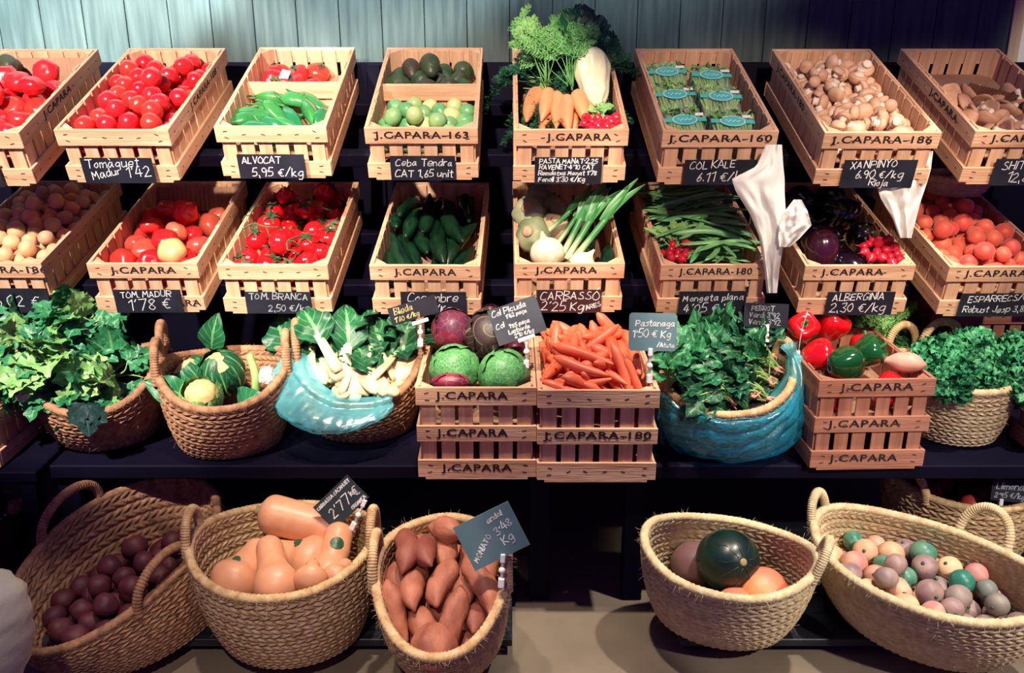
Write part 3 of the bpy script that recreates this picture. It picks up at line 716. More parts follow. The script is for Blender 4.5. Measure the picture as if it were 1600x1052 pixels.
DARKC=mat('dark_veined_leaf',(40,30,40),(74,58,54),.5,14,uvvein=((150,140,110),6),bump=.4,bscale=50)
SAVOY=mat('savoy_leaf',(44,120,70),(92,160,92),.45,26,bump=.6,bscale=60,rand=(60,140,84),net=((150,196,128),105,.055))
CURD=mat('cauliflower_curd',(206,180,112),(228,206,146),.7,60)
RPEP=mat('red_pepper_skin',(206,10,20),(224,26,32),.1,8,spec=.6,coat=.8)
DPEP=mat('dark_green_pepper_skin',(10,60,28),(24,96,44),.1,8,spec=.6,coat=.8)
PAPER=mat('white_paper',(226,224,216),(238,236,230),.8,10)
STICK=mat('green_sticker',(24,70,44),(34,90,56),.4,40)
STICKL=mat('pale_sticker_print',(180,200,160),(200,214,180),.5)

def ball(r,sq=.9,ribs=0,rd=.03,nu=20,nv=11,dim=.12,amp=0,seed=0):
    th=np.linspace(0,PI,nv); ph=np.linspace(0,2*PI,nu,endpoint=False); TH_,PH=np.meshgrid(th,ph,indexing='ij')
    rr=r*(1+rd*np.cos(ribs*PH)*np.sin(TH_)**1.0*(1 if ribs else 0))
    z=np.cos(TH_)*r*sq; z=z-dim*r*np.exp(-(TH_/.42)**2)+dim*.5*r*np.exp(-((PI-TH_)/.35)**2)
    V=np.stack([rr*np.sin(TH_)*np.cos(PH),rr*np.sin(TH_)*np.sin(PH),z],-1).reshape(-1,3)
    F=[f[::-1] for f in gridF(nv,nu,True)]
    uv=np.stack([PH.ravel()/(2*PI),TH_.ravel()/PI],1)
    if amp: V=rough(V,amp,1.2/r,seed)
    return V,F,uv
def calyx(r,z,n=5,L=1.0,w=.22):
    mb=[];
    for k in range(n):
        a=2*PI*k/n+.3*(k%2); t=np.linspace(0,1,5); V=[]
        for q in t:
            c=np.array((math.cos(a),math.sin(a)))*r*L*q; s=np.array((-math.sin(a),math.cos(a)))*r*w*(1-q)**.8
            zz=z+r*.10*math.sin(q*PI)-r*.15*q*q+.002
            V+=[(*(c-s),zz),(*(c+s),zz)]
        F=[(2*i,2*i+1,2*i+3,2*i+2) for i in range(4)]; mb.append((V,F))
    V,F,_=loft([(0,0,z-.002),(.1*r,0,z+.25*r),(.25*r,.1*r,z+.55*r)],[.09*r,.07*r,.08*r],6); mb.append((V,F)); return mb
def stickloft(L,rads,bend=0,seg=12,n=14,sec=None,rs=0,amp=0,tw=0):
    """body along y, centred; rads = control radii base->tip"""
    ts=np.linspace(0,1,n); rc=np.interp(ts,np.linspace(0,1,len(rads)),rads)
    if len(rads)>3: rc=np.interp(ts,np.linspace(0,1,len(catmull([(r,0,0) for r in rads],6))),catmull([(r,0,0) for r in rads],6)[:,0])
    rc=np.maximum(rc,.0006); e=np.clip(np.minimum(ts,1-ts)/.5,0,1)
    P=np.stack([bend*np.sin(ts*PI)+tw*np.sin(ts*2*PI),(ts-.5)*L,np.zeros(n)],1)
    # round ends: squeeze the first and last rings
    P[0,1]-=0; V,F,uv=loft(P,rc,seg,sec)
    if amp: 
        for i,v in enumerate(V):
            d=np.array((v[0],0,v[2])); l=np.linalg.norm(d)+1e-9; V[i]=v+d/l*amp*mnoise.noise(Vector(v*28)+Vector((rs*5.3,0,rs)))
    return V,F,uv
def caprads(r,body,n=3):
    """prepend and append rounded end radii"""
    return body
def leaf(L,W,nl=9,nw=5,teeth=0,ta=.2,droop=.6,fold=.35,ruf=0,rng=G,pw=.75,sh=.8):
    t=np.linspace(0,1,nl); s=np.linspace(-1,1,nw)
    w=W*np.sin(PI*np.clip(t,.015,.985)**pw)**sh
    if teeth: w=w*(1+ta*(np.abs(((t*teeth)%1)*2-1)*2-1))
    a=-droop*t; dy=np.cos(a)*L/(nl-1); dz=np.sin(a)*L/(nl-1); y=np.concatenate([[0],np.cumsum(dy)[:-1]]); z=np.concatenate([[0],np.cumsum(dz)[:-1]])
    S_,_=np.meshgrid(s,t); X=S_*w[:,None]; Y=np.repeat(y[:,None],nw,1)-(np.abs(S_)**2)*.10*L*np.sin(PI*t)[:,None]*(-1 if teeth else 1)*.6
    Z=z[:,None]+fold*np.abs(X)
    if ruf: Z=Z+ruf*np.sin(t[:,None]*17+S_*3+rng.uniform(0,6))*np.abs(S_)**1.5+ruf*.4*rng.normal(size=S_.shape)
    V=np.stack([X,Y,Z],-1).reshape(-1,3); uv=np.stack([S_.ravel(),np.repeat(t,nw)],1)
    return V,gridF(nl,nw),uv
def tubeP(P,r0,r1,seg=6,n=5):
    pp=catmull(P,n) if len(P)>2 else np.array(P,float); return loft(pp,np.linspace(r0,r1,len(pp)),seg)

# prototypes ---------------------------------------------------------------
TOM_S=[data('tomato',[ball(.028,.92+.06*k,5,.02,amp=.002,seed=k)],TOMC) for k in range(3)]
TOM_B=[data('beef_tomato',[ball(.036,.82,5+k,.05,amp=.004,seed=k,dim=.2)],TOMB) for k in range(3)]
TOM_BR=[data('beef_tomato',[ball(.036,.82,5+k,.05,amp=.004,seed=k,dim=.2)],TOMC) for k in range(3)]
TOM_V=data('vine_tomato',[ball(.033,.9,0,nu=24,nv=14)],TOMV)
CALX=data('calyx',calyx(.033,.026),VINE); CALS=data('calyx',calyx(.022,.028,L=.8),VINE)
APRI=[data('apricot',[ball(.0225,.95,1,.03,amp=.001,seed=k)],m) for k,m in enumerate((APR,APR,APRG))]
APRIR=data('apricot',[ball(.025,.95,1,.04,amp=.001,seed=3)],APRR)
LIM=data('lime',[lathe(smooth_prof([(.002,-.027),(.008,-.0255),(.018,-.018),(.0235,0),(.018,.018),(.008,.0255),(.002,.0275)]),18)],LIME)
AVOC=data('avocado',[lathe(smooth_prof([(.002,-.040),(.018,-.035),(.029,-.015),(.027,.008),(.019,.028),(.011,.040),(.002,.044)]),18)],AVO)
def pepl(k):
    r=np.random.default_rng(k); L=.13+.02*k
    sec=lambda ph,t:1+.14*np.cos(3*ph+k)+.05*np.cos(5*ph+2*k)
    return stickloft(L,[.004,.017,.021,.020,.016,.010,.005,.0015],.012*(-1)**k,14,18,sec,k,.004)
ITP=[(data('green_pepper',[pepl(k)],PEPG),data('stem',[tubeP([(0,-.065-.01*k,0),(.004,-.078-.01*k,.002),(.012,-.09-.01*k,.004)],.004,.003)],GREENSTEM)) for k in range(3)]
CUK=[data('cucumber',[stickloft(.21,[.003,.013,.018,.0195,.019,.0185,.016,.010,.003],b,14,22,None,i,.0022)],CUKE) for i,b in enumerate((.006,-.012,.016))]
AUBE=data('aubergine',[lathe(smooth_prof([(.002,-.068),(.025,-.062),(.044,-.038),(.047,-.008),(.037,.028),(.025,.052),(.018,.064),(.004,.068)]),24)],AUB)
AUBE2=data('aubergine',[lathe(smooth_prof([(.002,-.058),(.022,-.054),(.039,-.034),(.041,-.004),(.033,.026),(.022,.046),(.015,.056),(.004,.060)]),24)],AUBR)
AUBC=data('calyx',[(np.array(v[0])*(1,1,1),v[1]) for v in calyx(.03,.062,5,.85,.3)],GREENSTEM)
def mush(R):
    cap=lathe(smooth_prof([(R*.25,-R*.30),(R*.75,-R*.36),(R*.98,-R*.22),(R,0),(R*.86,R*.36),(R*.5,R*.62),(.001,R*.70)],4),16)
    stem=lathe(smooth_prof([(R*.05,-R*1.05),(R*.46,-R*1.0),(R*.44,-R*.6),(R*.62,-R*.28)],4),12); return data('cap',[cap],MUSH),data('stem',[stem],MUSW)
MUS=[mush(.021),mush(.025),mush(.018)]
def shi(k):
    R=.032; r=np.random.default_rng(k)
    cap=lathe(smooth_prof([(R*.2,-R*.1),(R*.8,-R*.2),(R,-R*.12),(R*.9,R*.12),(R*.5,R*.34),(.001,R*.36)],4),18,lambda ph,t:1+.08*np.cos(2*ph+k)+.05*np.cos(5*ph))
    stem=lathe(smooth_prof([(R*.1,-R*1.1),(R*.24,-R*1.0),(R*.2,-R*.5),(R*.26,-R*.1)],4),8); return data('cap',[(rough(cap[0],.004,40,k),cap[1],cap[2])],SHII),data('stem',[stem],MUSW)
SHI=[shi(k) for k in range(3)]
CAR=[data('carrot',[stickloft(L,[.004,r*.9,r,r,r*.95,r*.88,r*.76,r*.55,.003],b,11,18,None,i,.0012)],CARROT) for i,(L,r,b) in enumerate(((.15,.0145,.004),(.135,.016,-.006),(.165,.0135,.01)))]
BCAR=[data('carrot',[stickloft(L,[.006,r*1.1,r*1.25,r*1.22,r*1.15,r*1.02,r*.82,r*.5,.003],b,12,18,None,i,.0015)],CARB) for i,(L,r,b) in enumerate(((.145,.019,.006),(.13,.018,-.008),(.15,.017,.006)))]
SWP=[data('sweet_potato',[stickloft(L,[.004,.017,.025,r,r*1.03,r,.026,.018,.004],b,14,20,lambda ph,t:1+.06*np.cos(3*ph+4*t),i,.006,.006)],SWEET) for i,(L,r,b) in enumerate(((.16,.028,.010),(.145,.030,-.012),(.175,.026,.014),(.12,.034,0)))]
def frond(L,rng,m=0,np_=9,pl=.05,curve=.06,lw=.0016,ll=.014):
    """feathery compound leaf along +y"""
    out=MB(); P=[np.array((0,0,0)),np.array((rng.uniform(-.02,.02),L*.45,.01)),np.array((rng.uniform(-.03,.03),L*.8,-curve*.3)),np.array((rng.uniform(-.04,.04),L,-curve))]
    pp=catmull(P,6); V,F,_=loft(pp,np.linspace(.0016,.0005,len(pp)),4); out.add(V,F)
    n=len(pp)
    for i in range(int(n*.35),n):
        t=(i-n*.35)/(n*.65)
        for sg in (-1,1):
            d=np.array((sg*.85,.55,rng.uniform(-.35,.35))); d/=np.linalg.norm(d); l=pl*(1-.75*t)*rng.uniform(.8,1.2)
            e=pp[i]+d*l; nrm=np.array((0,0,1.)); w=np.cross(d,nrm); w/=np.linalg.norm(w)
            out.add([pp[i]-w*lw*.5,pp[i]+w*lw*.5,e],[(0,1,2)])
            for k in range(6):
                b=pp[i]+d*l*(.25+.13*k)
                for s2 in (-1,1):
                    q=d*.6+w*s2*.8+nrm*rng.uniform(-.5,.5); q/=np.linalg.norm(q); tip=b+q*ll*(1-.08*k)*rng.uniform(.7,1.3); c=np.cross(q,nrm+.3*rng.normal(size=3)); c/=np.linalg.norm(c)+1e-9
                    out.add([b,b+q*ll*.4+c*lw*1.6,tip,b+q*ll*.4-c*lw*1.6],[(0,1,2,3)])
    return np.concatenate(out.V),out.F
def put(mb,VF,M,m=0): mb.add(xf(VF[0],M),VF[1],m,True,VF[2] if len(VF)>2 and VF[2] is not None else None)
def rotrand(rng): 
    q=rng.normal(size=4); q/=np.linalg.norm(q); from mathutils import Quaternion
    return Quaternion(q).to_matrix().to_4x4()
def heap(x,y0,y1,z0,rim,k=1.0):
    def f(P,r):
        P[:,2]=np.maximum(P[:,2],z0+r); sh=np.maximum(0,P[:,2]-rim)*k
        lx=np.maximum(x-r-sh,.002); P[:,0]=np.clip(P[:,0],-lx,lx)
        a,b=y0+r+sh,y1-r-sh; m=(a+b)/2; a=np.minimum(a,m); b=np.maximum(b,m); P[:,1]=np.clip(P[:,1],a,b); return P
    return f
def pile(name,label,cat,group,M,protos,n,r,bound,area,seed,jit=.08,upright=0,parts=None,iters=140,top=.12,scl=None):
    """heap of roundish things settled in a crate or basket; protos: meshes, or (root mesh, [(part, mesh)...])"""
    rng=np.random.default_rng(seed); x0,x1,y0,y1=area; items=[]; sc=[]
    for i in range(n):
        s=1+rng.uniform(-jit,jit); sc.append(s); items.append(([0],[r*s],(rng.uniform(x0,x1),rng.uniform(y0,y1),top+.12*rng.random()),(1,0,0)))
    res=pack(items,bound,iters,3,seed); out=[]
    for i,(c,d) in enumerate(res):
        p=protos[int(rng.integers(len(protos)))]
        Rm=rotrand(rng)
        if upright: Rm=R('Z',rng.uniform(0,6.3))@Euler((rng.normal()*upright,rng.normal()*upright,0)).to_matrix().to_4x4()
        Mw=M@T(c)@Rm@Sc(sc[i])
        if isinstance(p,tuple): o=thing(name,label,cat,p[0],Mw,group,parts=p[1])
        else: o=thing(name,label,cat,p,Mw,group)
        out.append(o)
    return out
def sticks(name,label,cat,group,M,protos,n,L,r,bound,area,seed,dirf,taper=None,iters=150,top=.1,k=5,parts=None,scl=.06,spread=.12):
    rng=np.random.default_rng(seed); x0,x1,y0,y1=area; items=[]; sc=[]
    taper=taper or [.8,1,1,.9,.6]
    for i in range(n):
        s=1+rng.uniform(-scl,scl); sc.append(s); d=np.array(dirf(rng,i),float); d/=np.linalg.norm(d)
        items.append((np.linspace(-.42,.42,len(taper))*L*s,[r*s*t for t in taper],(rng.uniform(x0,x1),rng.uniform(y0,y1),top+spread*i/n),d))
    res=pack(items,bound,iters,3,seed)
    for i,(c,d) in enumerate(res):
        p=protos[int(rng.integers(len(protos)))]; Mw=M@T(c)@frame(d,Vector((0,0,1)))@R('Y',rng.uniform(0,6.28))@Sc(sc[i])
        if isinstance(p,tuple): thing(name,label,cat,p[0],Mw,group,parts=p[1])
        else: thing(name,label,cat,p,Mw,group)
X,Y=CW/2-.0155,CL/2-.0155
def cb(z,y0=-Y,y1=Y): return heap(X,y0,y1,z,CH-.004,.9)
# ------------------------------------------------------------------ top row
A=(-X+.03,X-.03,-Y+.03,Y-.03)
pile('tomato','round red tomato heaped in the crate at the left edge, top row','tomato','tomatoes in the leftmost top crate',KT[0],TOM_BR,27,.034,cb(FBT[0],y1=.17),(-X+.03,X-.03,-Y,.12),31,upright=.5)
for i,(x,y,z) in enumerate(((-.085,.215,.115),(-.06,.14,.155),(-.10,.08,.165))):
    thing('avocado',['dark green avocado at the very back of the left edge tomato crate','dark green avocado on the left edge tomatoes, middle one','dark green avocado on the left edge tomatoes, nearest front'][i],'avocado',AVOC,KT[0]@T(x,y,z)@R('X',1.3)@R('Y',.6*i),parts=())
mb=MB(); n=60; V=[]; 
for k in range(n+1):
    x=-.13+.26*k/n; z=.0012*math.sin(k*1.9)
    for zz in (0,1): V.append((x,z,.06+.078*zz))
mb.add(V,[(2*k,2*k+1,2*k+3,2*k+2) for k in range(n)],0,False)
CARDM=mb.build('cardboard_sheet',CARD)
thing('cardboard_sheet','corrugated cardboard sheet behind the tomatoes at the left edge','cardboard',CARDM,KT[0]@T(0,.19,.01)@R('X',-.25))
pile('tomato','small ripe red tomato heaped in the second crate, top row','tomato','tomatoes in the second top crate',KT[1],TOM_S,74,.0285,cb(FBT[1]),A,32)
pile('tomato','red tomato in the rear half of the green pepper crate','tomato','tomatoes behind the green peppers',KT[2],[(TOM_BR[0],[('calyx',CALS)])],7,.034,cb(.05,y0=.05),(-.1,.1,.08,.25),33,upright=.6)
mb=MB(); mb.add([(-.016,0,-.01),(.012,0,-.012),(.02,.004,.012),(-.006,.006,.018)],[(0,1,2,3)],0,False); 
thing('paper_tag','small white paper tag on tomatoes behind the green peppers','tag',mb.build('paper_tag',PAPER),KT[2]@T(-.045,.12,.125)@R('X',-.6))
GP=[(a,[('stem',b)]) for a,b in ITP]
sticks('green_pepper','long glossy green pepper in the third top crate','pepper','long green peppers',KT[2],GP,15,.13,.02,heap(X,-Y,.033,FBT[2]+.01,CH+.0,.6),(-.08,.08,-.22,-.02),34,lambda r,i:(1,r.normal()*.7-.35,r.normal()*.15),[.7,1,.9,.6,.35],spread=.1)
pile('avocado','dark avocado in the rear half of the fourth top crate','avocado','avocados behind the limes',KT[3],[AVOC],15,.030,cb(.06,y0=.04),(-.1,.1,.07,.25),35)
pile('lime','pale green citrus fruit in the front half of the avocado crate','citrus fruit','pale green fruit before the avocados',KT[3],[LIM],32,.0245,cb(FBT[3],y1=.022),(-.1,.1,-.25,0),36)
# bunched carrots, white cabbage, radishes, dill
def radish_bunch(label,M,n,seed,leaves=True,spread=.03,ll=.05):
    rng=np.random.default_rng(seed); items=[([0],[.0125*s],(rng.normal()*spread,rng.normal()*spread,.03*rng.random()),(1,0,0)) for s in rng.uniform(.8,1.2,n)]
    def bd(P,r):
        P[:,2]=np.maximum(P[:,2],r); q=np.linalg.norm(P[:,:2],axis=1); k=np.where(q>spread*1.6,spread*1.6/np.maximum(q,1e-9),1); P[:,0]*=k; P[:,1]*=k; return P
    res=pack(items,bd,60,3,seed); root=thing('radish_bunch',label,'radishes',None,M)
    rd=data('radish',[lathe(smooth_prof([(.0004,-.032),(.0008,-.022),(.003,-.014),(.010,-.007),(.0125,.001),(.010,.008),(.004,.0115),(.001,.012)],4),12)],[RAD])
    for i,(c,d) in enumerate(res):
        dd=Vector((c.x,c.y-.03,c.z*.3+.01)).normalized(); dd=(dd+Vector(rng.normal(size=3)*.35)).normalized()
        new('radish',rd,root,T(c)@frame(dd)@R('X',PI/2)@Sc(items[i][1][0]/.0125))
    if leaves:
        mb=MB()
        for k in range(9):
            a=rng.uniform(-.9,.9); Mx=T(rng.normal()*.01,.02,.012)@R('Z',a)@R('X',rng.uniform(0,.5)); put(mb,tubeP([(0,0,0),(0,ll*.6,.004)],.0018,.0014,5),Mx); put(mb,leaf(ll,.014,9,5,4,.25,.5,.3,.003,rng),Mx@T(0,ll*.5,.004))
        new('leaves',mb.build('leaves',LEAFL),root)
    return root
def carrot_bunch(label,M,carr,crown,nf,seed,spread=.9,L=.25,up=.9,lean=0.0):
    rng=np.random.default_rng(seed); root=thing('carrot_bunch',label,'carrots',None,M)
    for k,(p,a,pitch) in enumerate(carr):
        d=Vector((math.sin(a),-math.cos(a)*math.cos(pitch),-math.sin(pitch))).normalized(); new('carrot',BCAR[k%3],root,T(Vector(p)+d*.07)@frame(d)@R('Y',k))
    mb=MB()
    for k in range(nf):
        a=rng.normal()*spread*.55+lean; e=rng.uniform(.15,1.0)*up; d=Vector((math.sin(a)*math.cos(e),math.cos(a)*math.cos(e),math.sin(e)))
        put(mb,frond(L*rng.uniform(.65,1.1),rng,pl=.055,curve=rng.uniform(.02,.12)),T(Vector(crown)+Vector(rng.normal(size=3)*.006))@frame(d,rng.normal(size=3)*.4+np.array((0,0,1))))
    new('fronds',mb.build('fronds',FROND),root); return root
K=KT[4]
carrot_bunch('carrot bunch with feathery green tops, left one in its crate',K,[((-.075,-.03,.15),-.28,.28),((-.05,-.035,.152),-.18,.3),((-.028,-.06,.152),-.05,.3),((-.06,-.05,.118),-.1,.22)],(-.05,-.0,.155),15,41,.62,.205,1.15,-.22)
carrot_bunch('carrot bunch with feathery green tops, right one in its crate',K,[((.0,-.075,.148),.0,.3),((.022,-.05,.152),.15,.28),((.045,-.07,.13),.3,.2),((.0,-.07,.112),.05,.2)],(.01,-.02,.155),15,42,.62,.215,1.2,.0)
mb=MB(); rng=np.random.default_rng(5)
put(mb,stickloft(.20,[.012,.040,.047,.047,.043,.036,.026,.010],.004,36,24,lambda ph,t:1+.06*np.abs(np.cos(4*ph+1.5*t))+.03*np.cos(9*ph),2,.007),R('X',0))
wc=thing('white_cabbage','long white cabbage head beside the bunched carrots','cabbage',mb.build('white_cabbage',WHITEV),K@T(.080,.0,.165)@R('Z',.12)@R('X',.72)@R('Z',PI))
mb=MB()
for k in range(12):
    a=rng.uniform(-1,1); put(mb,leaf(.13,.035,11,7,5,.15,.6,.2,.006,rng),T(rng.normal()*.02,-.09,0)@R('Z',PI+a*.6)@R('X',rng.uniform(-.1,.7)))
new('leaves',mb.build('leaves',LEAFD),wc,None,'dark green leaf tops')
radish_bunch('red radish bunch in the corner of the bunched carrot crate',K@T(.088,-.195,.112),15,43)
def herb(label,M,mat_,n,L,seed,spread=1.0,up=.7,cat='herb',name='dill_bunch',pl=.05,stems=True,ll=.014):
    rng=np.random.default_rng(seed); root=thing(name,label,cat,None,M); mb=MB(); ms=MB()
    for k in range(n):
        a=rng.normal()*spread; e=rng.uniform(-.1,1)*up; d=Vector((math.sin(a)*math.cos(e),math.cos(a)*math.cos(e),math.sin(e)))
        put(mb,frond(L*rng.uniform(.6,1.1),rng,pl=pl,curve=rng.uniform(0,.1),ll=ll),T(Vector(rng.normal(size=3)*.012))@frame(d,rng.normal(size=3)*.4+np.array((0,0,1))))
        put(ms,tubeP([(0,-.06,-.01),tuple(rng.normal(size=3)*.01),tuple(np.array(d)*L*.4)],.0022,.0014,5),Matrix())
    new('foliage',mb.build('foliage',mat_),root)
    if stems: new('stems',ms.build('stems',STALK),root)
    return root
herb('dark green dill bunch behind the bunched carrots, left side',K@T(-.06,.06,.115),DILL,22,.15,44,.9,.6)
herb('dark green dill bunch lying low under the bunched carrots',K@T(.0,-.09,.085),DILL,20,.15,46,1.6,.3)
herb('dark green dill bunch behind the white cabbage, right side',K@T(.06,.10,.12),DILL,20,.18,45,.8,.9)
# kale packs
PK=film('clear_pack_film',(225,240,228),.17,.12,(252,255,252),.3)
TURQ=mat('turquoise_label',(70,186,184),(92,200,196),.4,10); PWHITE=mat('label_white',(236,242,240),(246,248,246),.5)
def kale_pack(label,M,seed):
    rng=np.random.default_rng(seed); root=thing('kale_pack',label,'packaged greens',None,M)
    mb=MB()
    for k in range(80):
        x=rng.uniform(-.045,.045); a=rng.normal()*.12; z=rng.uniform(.008,.036)
        put(mb,tubeP([(x,-.055,z),(x+rng.normal()*.006,-.0,z+.003),(x+rng.normal()*.01,.03,z)],.0036,.003,5),Matrix())
    new('stems',mb.build('stems',STALK),root)
    mb=MB()
    for k in range(80):
        put(mb,leaf(.026,.010,6,5,0,.2,.6,.2,.004,rng),T(rng.uniform(-.048,.048),rng.uniform(.01,.05),rng.uniform(.012,.036))@rotrand(rng))
    new('leaves',mb.build('leaves',LEAFL),root)
    n=14; V=[]; 
    for i in range(9):
        for j in range(n):
            t=i/8*2-1; ph=2*PI*j/n; e=(1-abs(t)**4)**.5
            V.append((math.copysign(abs(math.cos(ph))**.6,math.cos(ph))*.056*(.86+.14*e),t*.066,.021+math.copysign(abs(math.sin(ph))**.7,math.sin(ph))*.0215*max(e,.12)+.0012*rng.normal()))
    mb=MB(); mb.add(V,gridF(9,n,True)+[tuple(range(n)),tuple(range(8*n,9*n))[::-1]]); new('film',mb.build('film',PK),root,None,'clear plastic film')
    mb=MB(); mb.box(-.058,.058,-.012,.004,.0425,.0432,0); mb.box(-.058,-.0574,-.012,.004,.01,.0432,0); mb.box(.0574,.058,-.012,.004,.01,.0432,0)
    V=[(.036*math.cos(a),-.004+.024*math.sin(a),.0440) for a in np.linspace(0,2*PI,28,endpoint=False)]; mb.add(V,[tuple(range(28))],0,False)
    V=[(.033*math.cos(a),-.004+.0212*math.sin(a),.0443) for a in np.linspace(0,2*PI,28,endpoint=False)]; V2=[(.031*math.cos(a),-.004+.0195*math.sin(a),.0443) for a in np.linspace(0,2*PI,28,endpoint=False)]
    mb.add(V+V2,[(i,(i+1)%28,28+(i+1)%28,28+i) for i in range(28)],1,False)
    mb2=MB(); [mb2.add([(a,0,b-.0012),(a+.004,0,c-.0012),(a+.004,0,c+.0012),(a,0,b+.0012)],[(0,1,2,3)],0,False) for a,b,c in [(-.020+.004*q,-.004+.007*math.sin(q*2.1)*(1-.06*q),-.004+.007*math.sin((q+1)*2.1)*(1-.06*q)) for q in range(10)]]; W_=np.concatenate(mb2.V); mb.add(np.stack([W_[:,0],W_[:,2],np.full(len(W_),.0446)],1),mb2.F,1,False)
    mb.box(.028,.054,.012,.024,.0428,.0434,1)
    new('label_band',mb.build('label_band',[TURQ,PWHITE]),root,None,'turquoise paper band with oval label')
for i,(x,y,z,lab) in enumerate(((-.066,.13,.105,'kale pack in clear film, back left of its crate'),(.060,.105,.105,'kale pack in clear film, back right of its crate'),(-.068,-.03,.105,'kale pack in clear film, middle left of its crate'),(.058,-.045,.105,'kale pack in clear film, middle right of its crate'),(-.066,-.185,.10,'kale pack in clear film, front left of its crate'),(.060,-.195,.10,'kale pack in clear film, front right of its crate'))):
    kale_pack(lab,KT[5]@T(x-.012,y,z-.004)@R('X',.2)@R('Z',.05*(-1)**i),50+i)
MP=[(None,[('cap',a),('stem',b)]) for a,b in MUS]
pile('mushroom','brown capped button mushroom heaped in the seventh top crate','mushroom','brown mushrooms',KT[6],MP,118,.021,cb(FBT[6]+.01),A,61,.12,iters=120)
pile('shiitake_mushroom','pale brown shiitake mushroom in the rightmost top crate','mushroom','shiitake mushrooms',KT[7],[(None,[('cap',a),('stem',b)]) for a,b in SHI],26,.026,cb(FBT[7],y1=.08),(-.1,.1,-.24,.05),62,.15)
thing('cardboard_sheet','curled corrugated cardboard sheet behind the shiitake mushrooms','cardboard',CARDM,KT[7]@T(.03,.085,.03)@R('X',.6)@R('Z',-.3)@Sc(.55,1,.9))

# ------------------------------------------------------------------ second row
pile('apricot','small greenish orange apricot heaped in the left edge crate','apricot','apricots in the leftmost second row crate',KM[0],[APRI[0],APRI[1],APRI[0],APRI[2]],112,.0225,cb(FBM[0]+.01),A,71,.12,iters=120)
pile('tomato','large ribbed beef tomato in the second row crate','tomato','beef tomatoes',KM[1],[TOM_B[0],TOM_B[1],TOM_BR[0],TOM_BR[2],TOM_BR[1]],23,.0365,cb(FBM[1],y1=.17),(-.1,.1,-.25,.15),72,.14,upright=.6)
thing('cardboard_sheet','corrugated cardboard sheet behind the beef tomatoes','cardboard',CARDM,KM[1]@T(0,.21,.01)@R('X',-.3))
thing('tomato','pale yellow green beef tomato at the front of its crate','tomato',data('tomato',[ball(.04,.85,5,.06,amp=.003,seed=8,dim=.2)],mat('pale_tomato',(214,190,120),(226,170,120),.3,10,coat=.2)),KM[1]@T(.055,-.20,.14)@R('X',.5))
vt=pile('tomato','glossy red vine tomato with a green calyx, second row','tomato','vine tomatoes',KM[2],[(TOM_V,[('calyx',CALX)])],34,.033,cb(FBM[2]),A,73,.1,upright=.7)
for k,(x,y) in enumerate(((-.07,-.12),(.05,-.2),(.06,.04),(-.09,.02))):
    mb=MB(); rng=np.random.default_rng(80+k); P=[(-.05,0,.0),(-.02,.012,.012),(.02,-.006,.012),(.055,.012,0)]
    put(mb,tubeP(P,.0025,.002,6,6),Matrix())
    for j in range(4): put(mb,tubeP([P[j],(P[j][0]+.008,P[j][1]-.014,P[j][2]-.004),(P[j][0]+.014,P[j][1]-.024,P[j][2]-.02)],.0018,.0022,5,4),Matrix())
    thing('tomato_vine',['dark tomato vine stem at the left front of the vine tomatoes','dark tomato vine stem at the right front of the vine tomatoes','dark tomato vine stem at the right rear of the vine tomatoes','dark tomato vine stem at the left rear of the vine tomatoes'][k],'stem',mb.build('tomato_vine',VINE),KM[2]@T(x,y,.172)@R('Z',k*1.3))
sticks('cucumber','dark green knobbly cucumber lying lengthwise in its crate','cucumber','cucumbers',KM[3],[D_.copy() for D_ in CUK],22,.235,.0232,heap(X,-Y,Y,FBM[3],CH-.01,.4),(-.1,.1,-.2,.2),74,lambda r,i:(r.normal()*.16,1,r.normal()*.05),[.75,1,1,1,.75],spread=.1)
# onions, kohlrabi, leeks
for D_ in D.meshes:
    if D_.name in ('cucumber.003','cucumber.004','cucumber.005'): D_.transform(Sc(1.2,1.12,1.2))
K=KM[4]
ON=data('onion',[lathe(smooth_prof([(.002,-.036),(.018,-.034),(.038,-.016),(.043,.004),(.034,.026),(.014,.040),(.006,.054),(.004,.062)]),22)],ONION)
ONR=MB(); rng=np.random.default_rng(3)
for k in range(16):
    a=rng.uniform(0,6.3); put(ONR,tubeP([(0,0,-.035),(.006*math.cos(a),.006*math.sin(a),-.045),(.02*math.cos(a),.02*math.sin(a),-.052)],.0007,.0003,3,3),Matrix())
ONRm=ONR.build('roots',ROOTH)
thing('onion','large white onion at the front left of its crate','onion',ON,K@T(-.058,-.205,.135)@R('X',-.9)@R('Y',-.2)@Sc(1.12),parts=[('roots',ONRm)])
thing('onion','smaller white onion at the front middle of its crate','onion',ON,K@T(.038,-.232,.115)@R('X',-.5)@R('Y',.7)@Sc(.86),parts=[('roots',ONRm)])
KO=[data('kohlrabi',[ball(.045,.85,6,.05,amp=.007,seed=k,nu=26,nv=16,dim=.15)],KOHL) for k in range(3)]
KOT=data('leaf_scars',[ball(.016,.5,0,nu=12,nv=7)],mat('leaf_scar',(206,186,150),(176,130,100),.6,60))
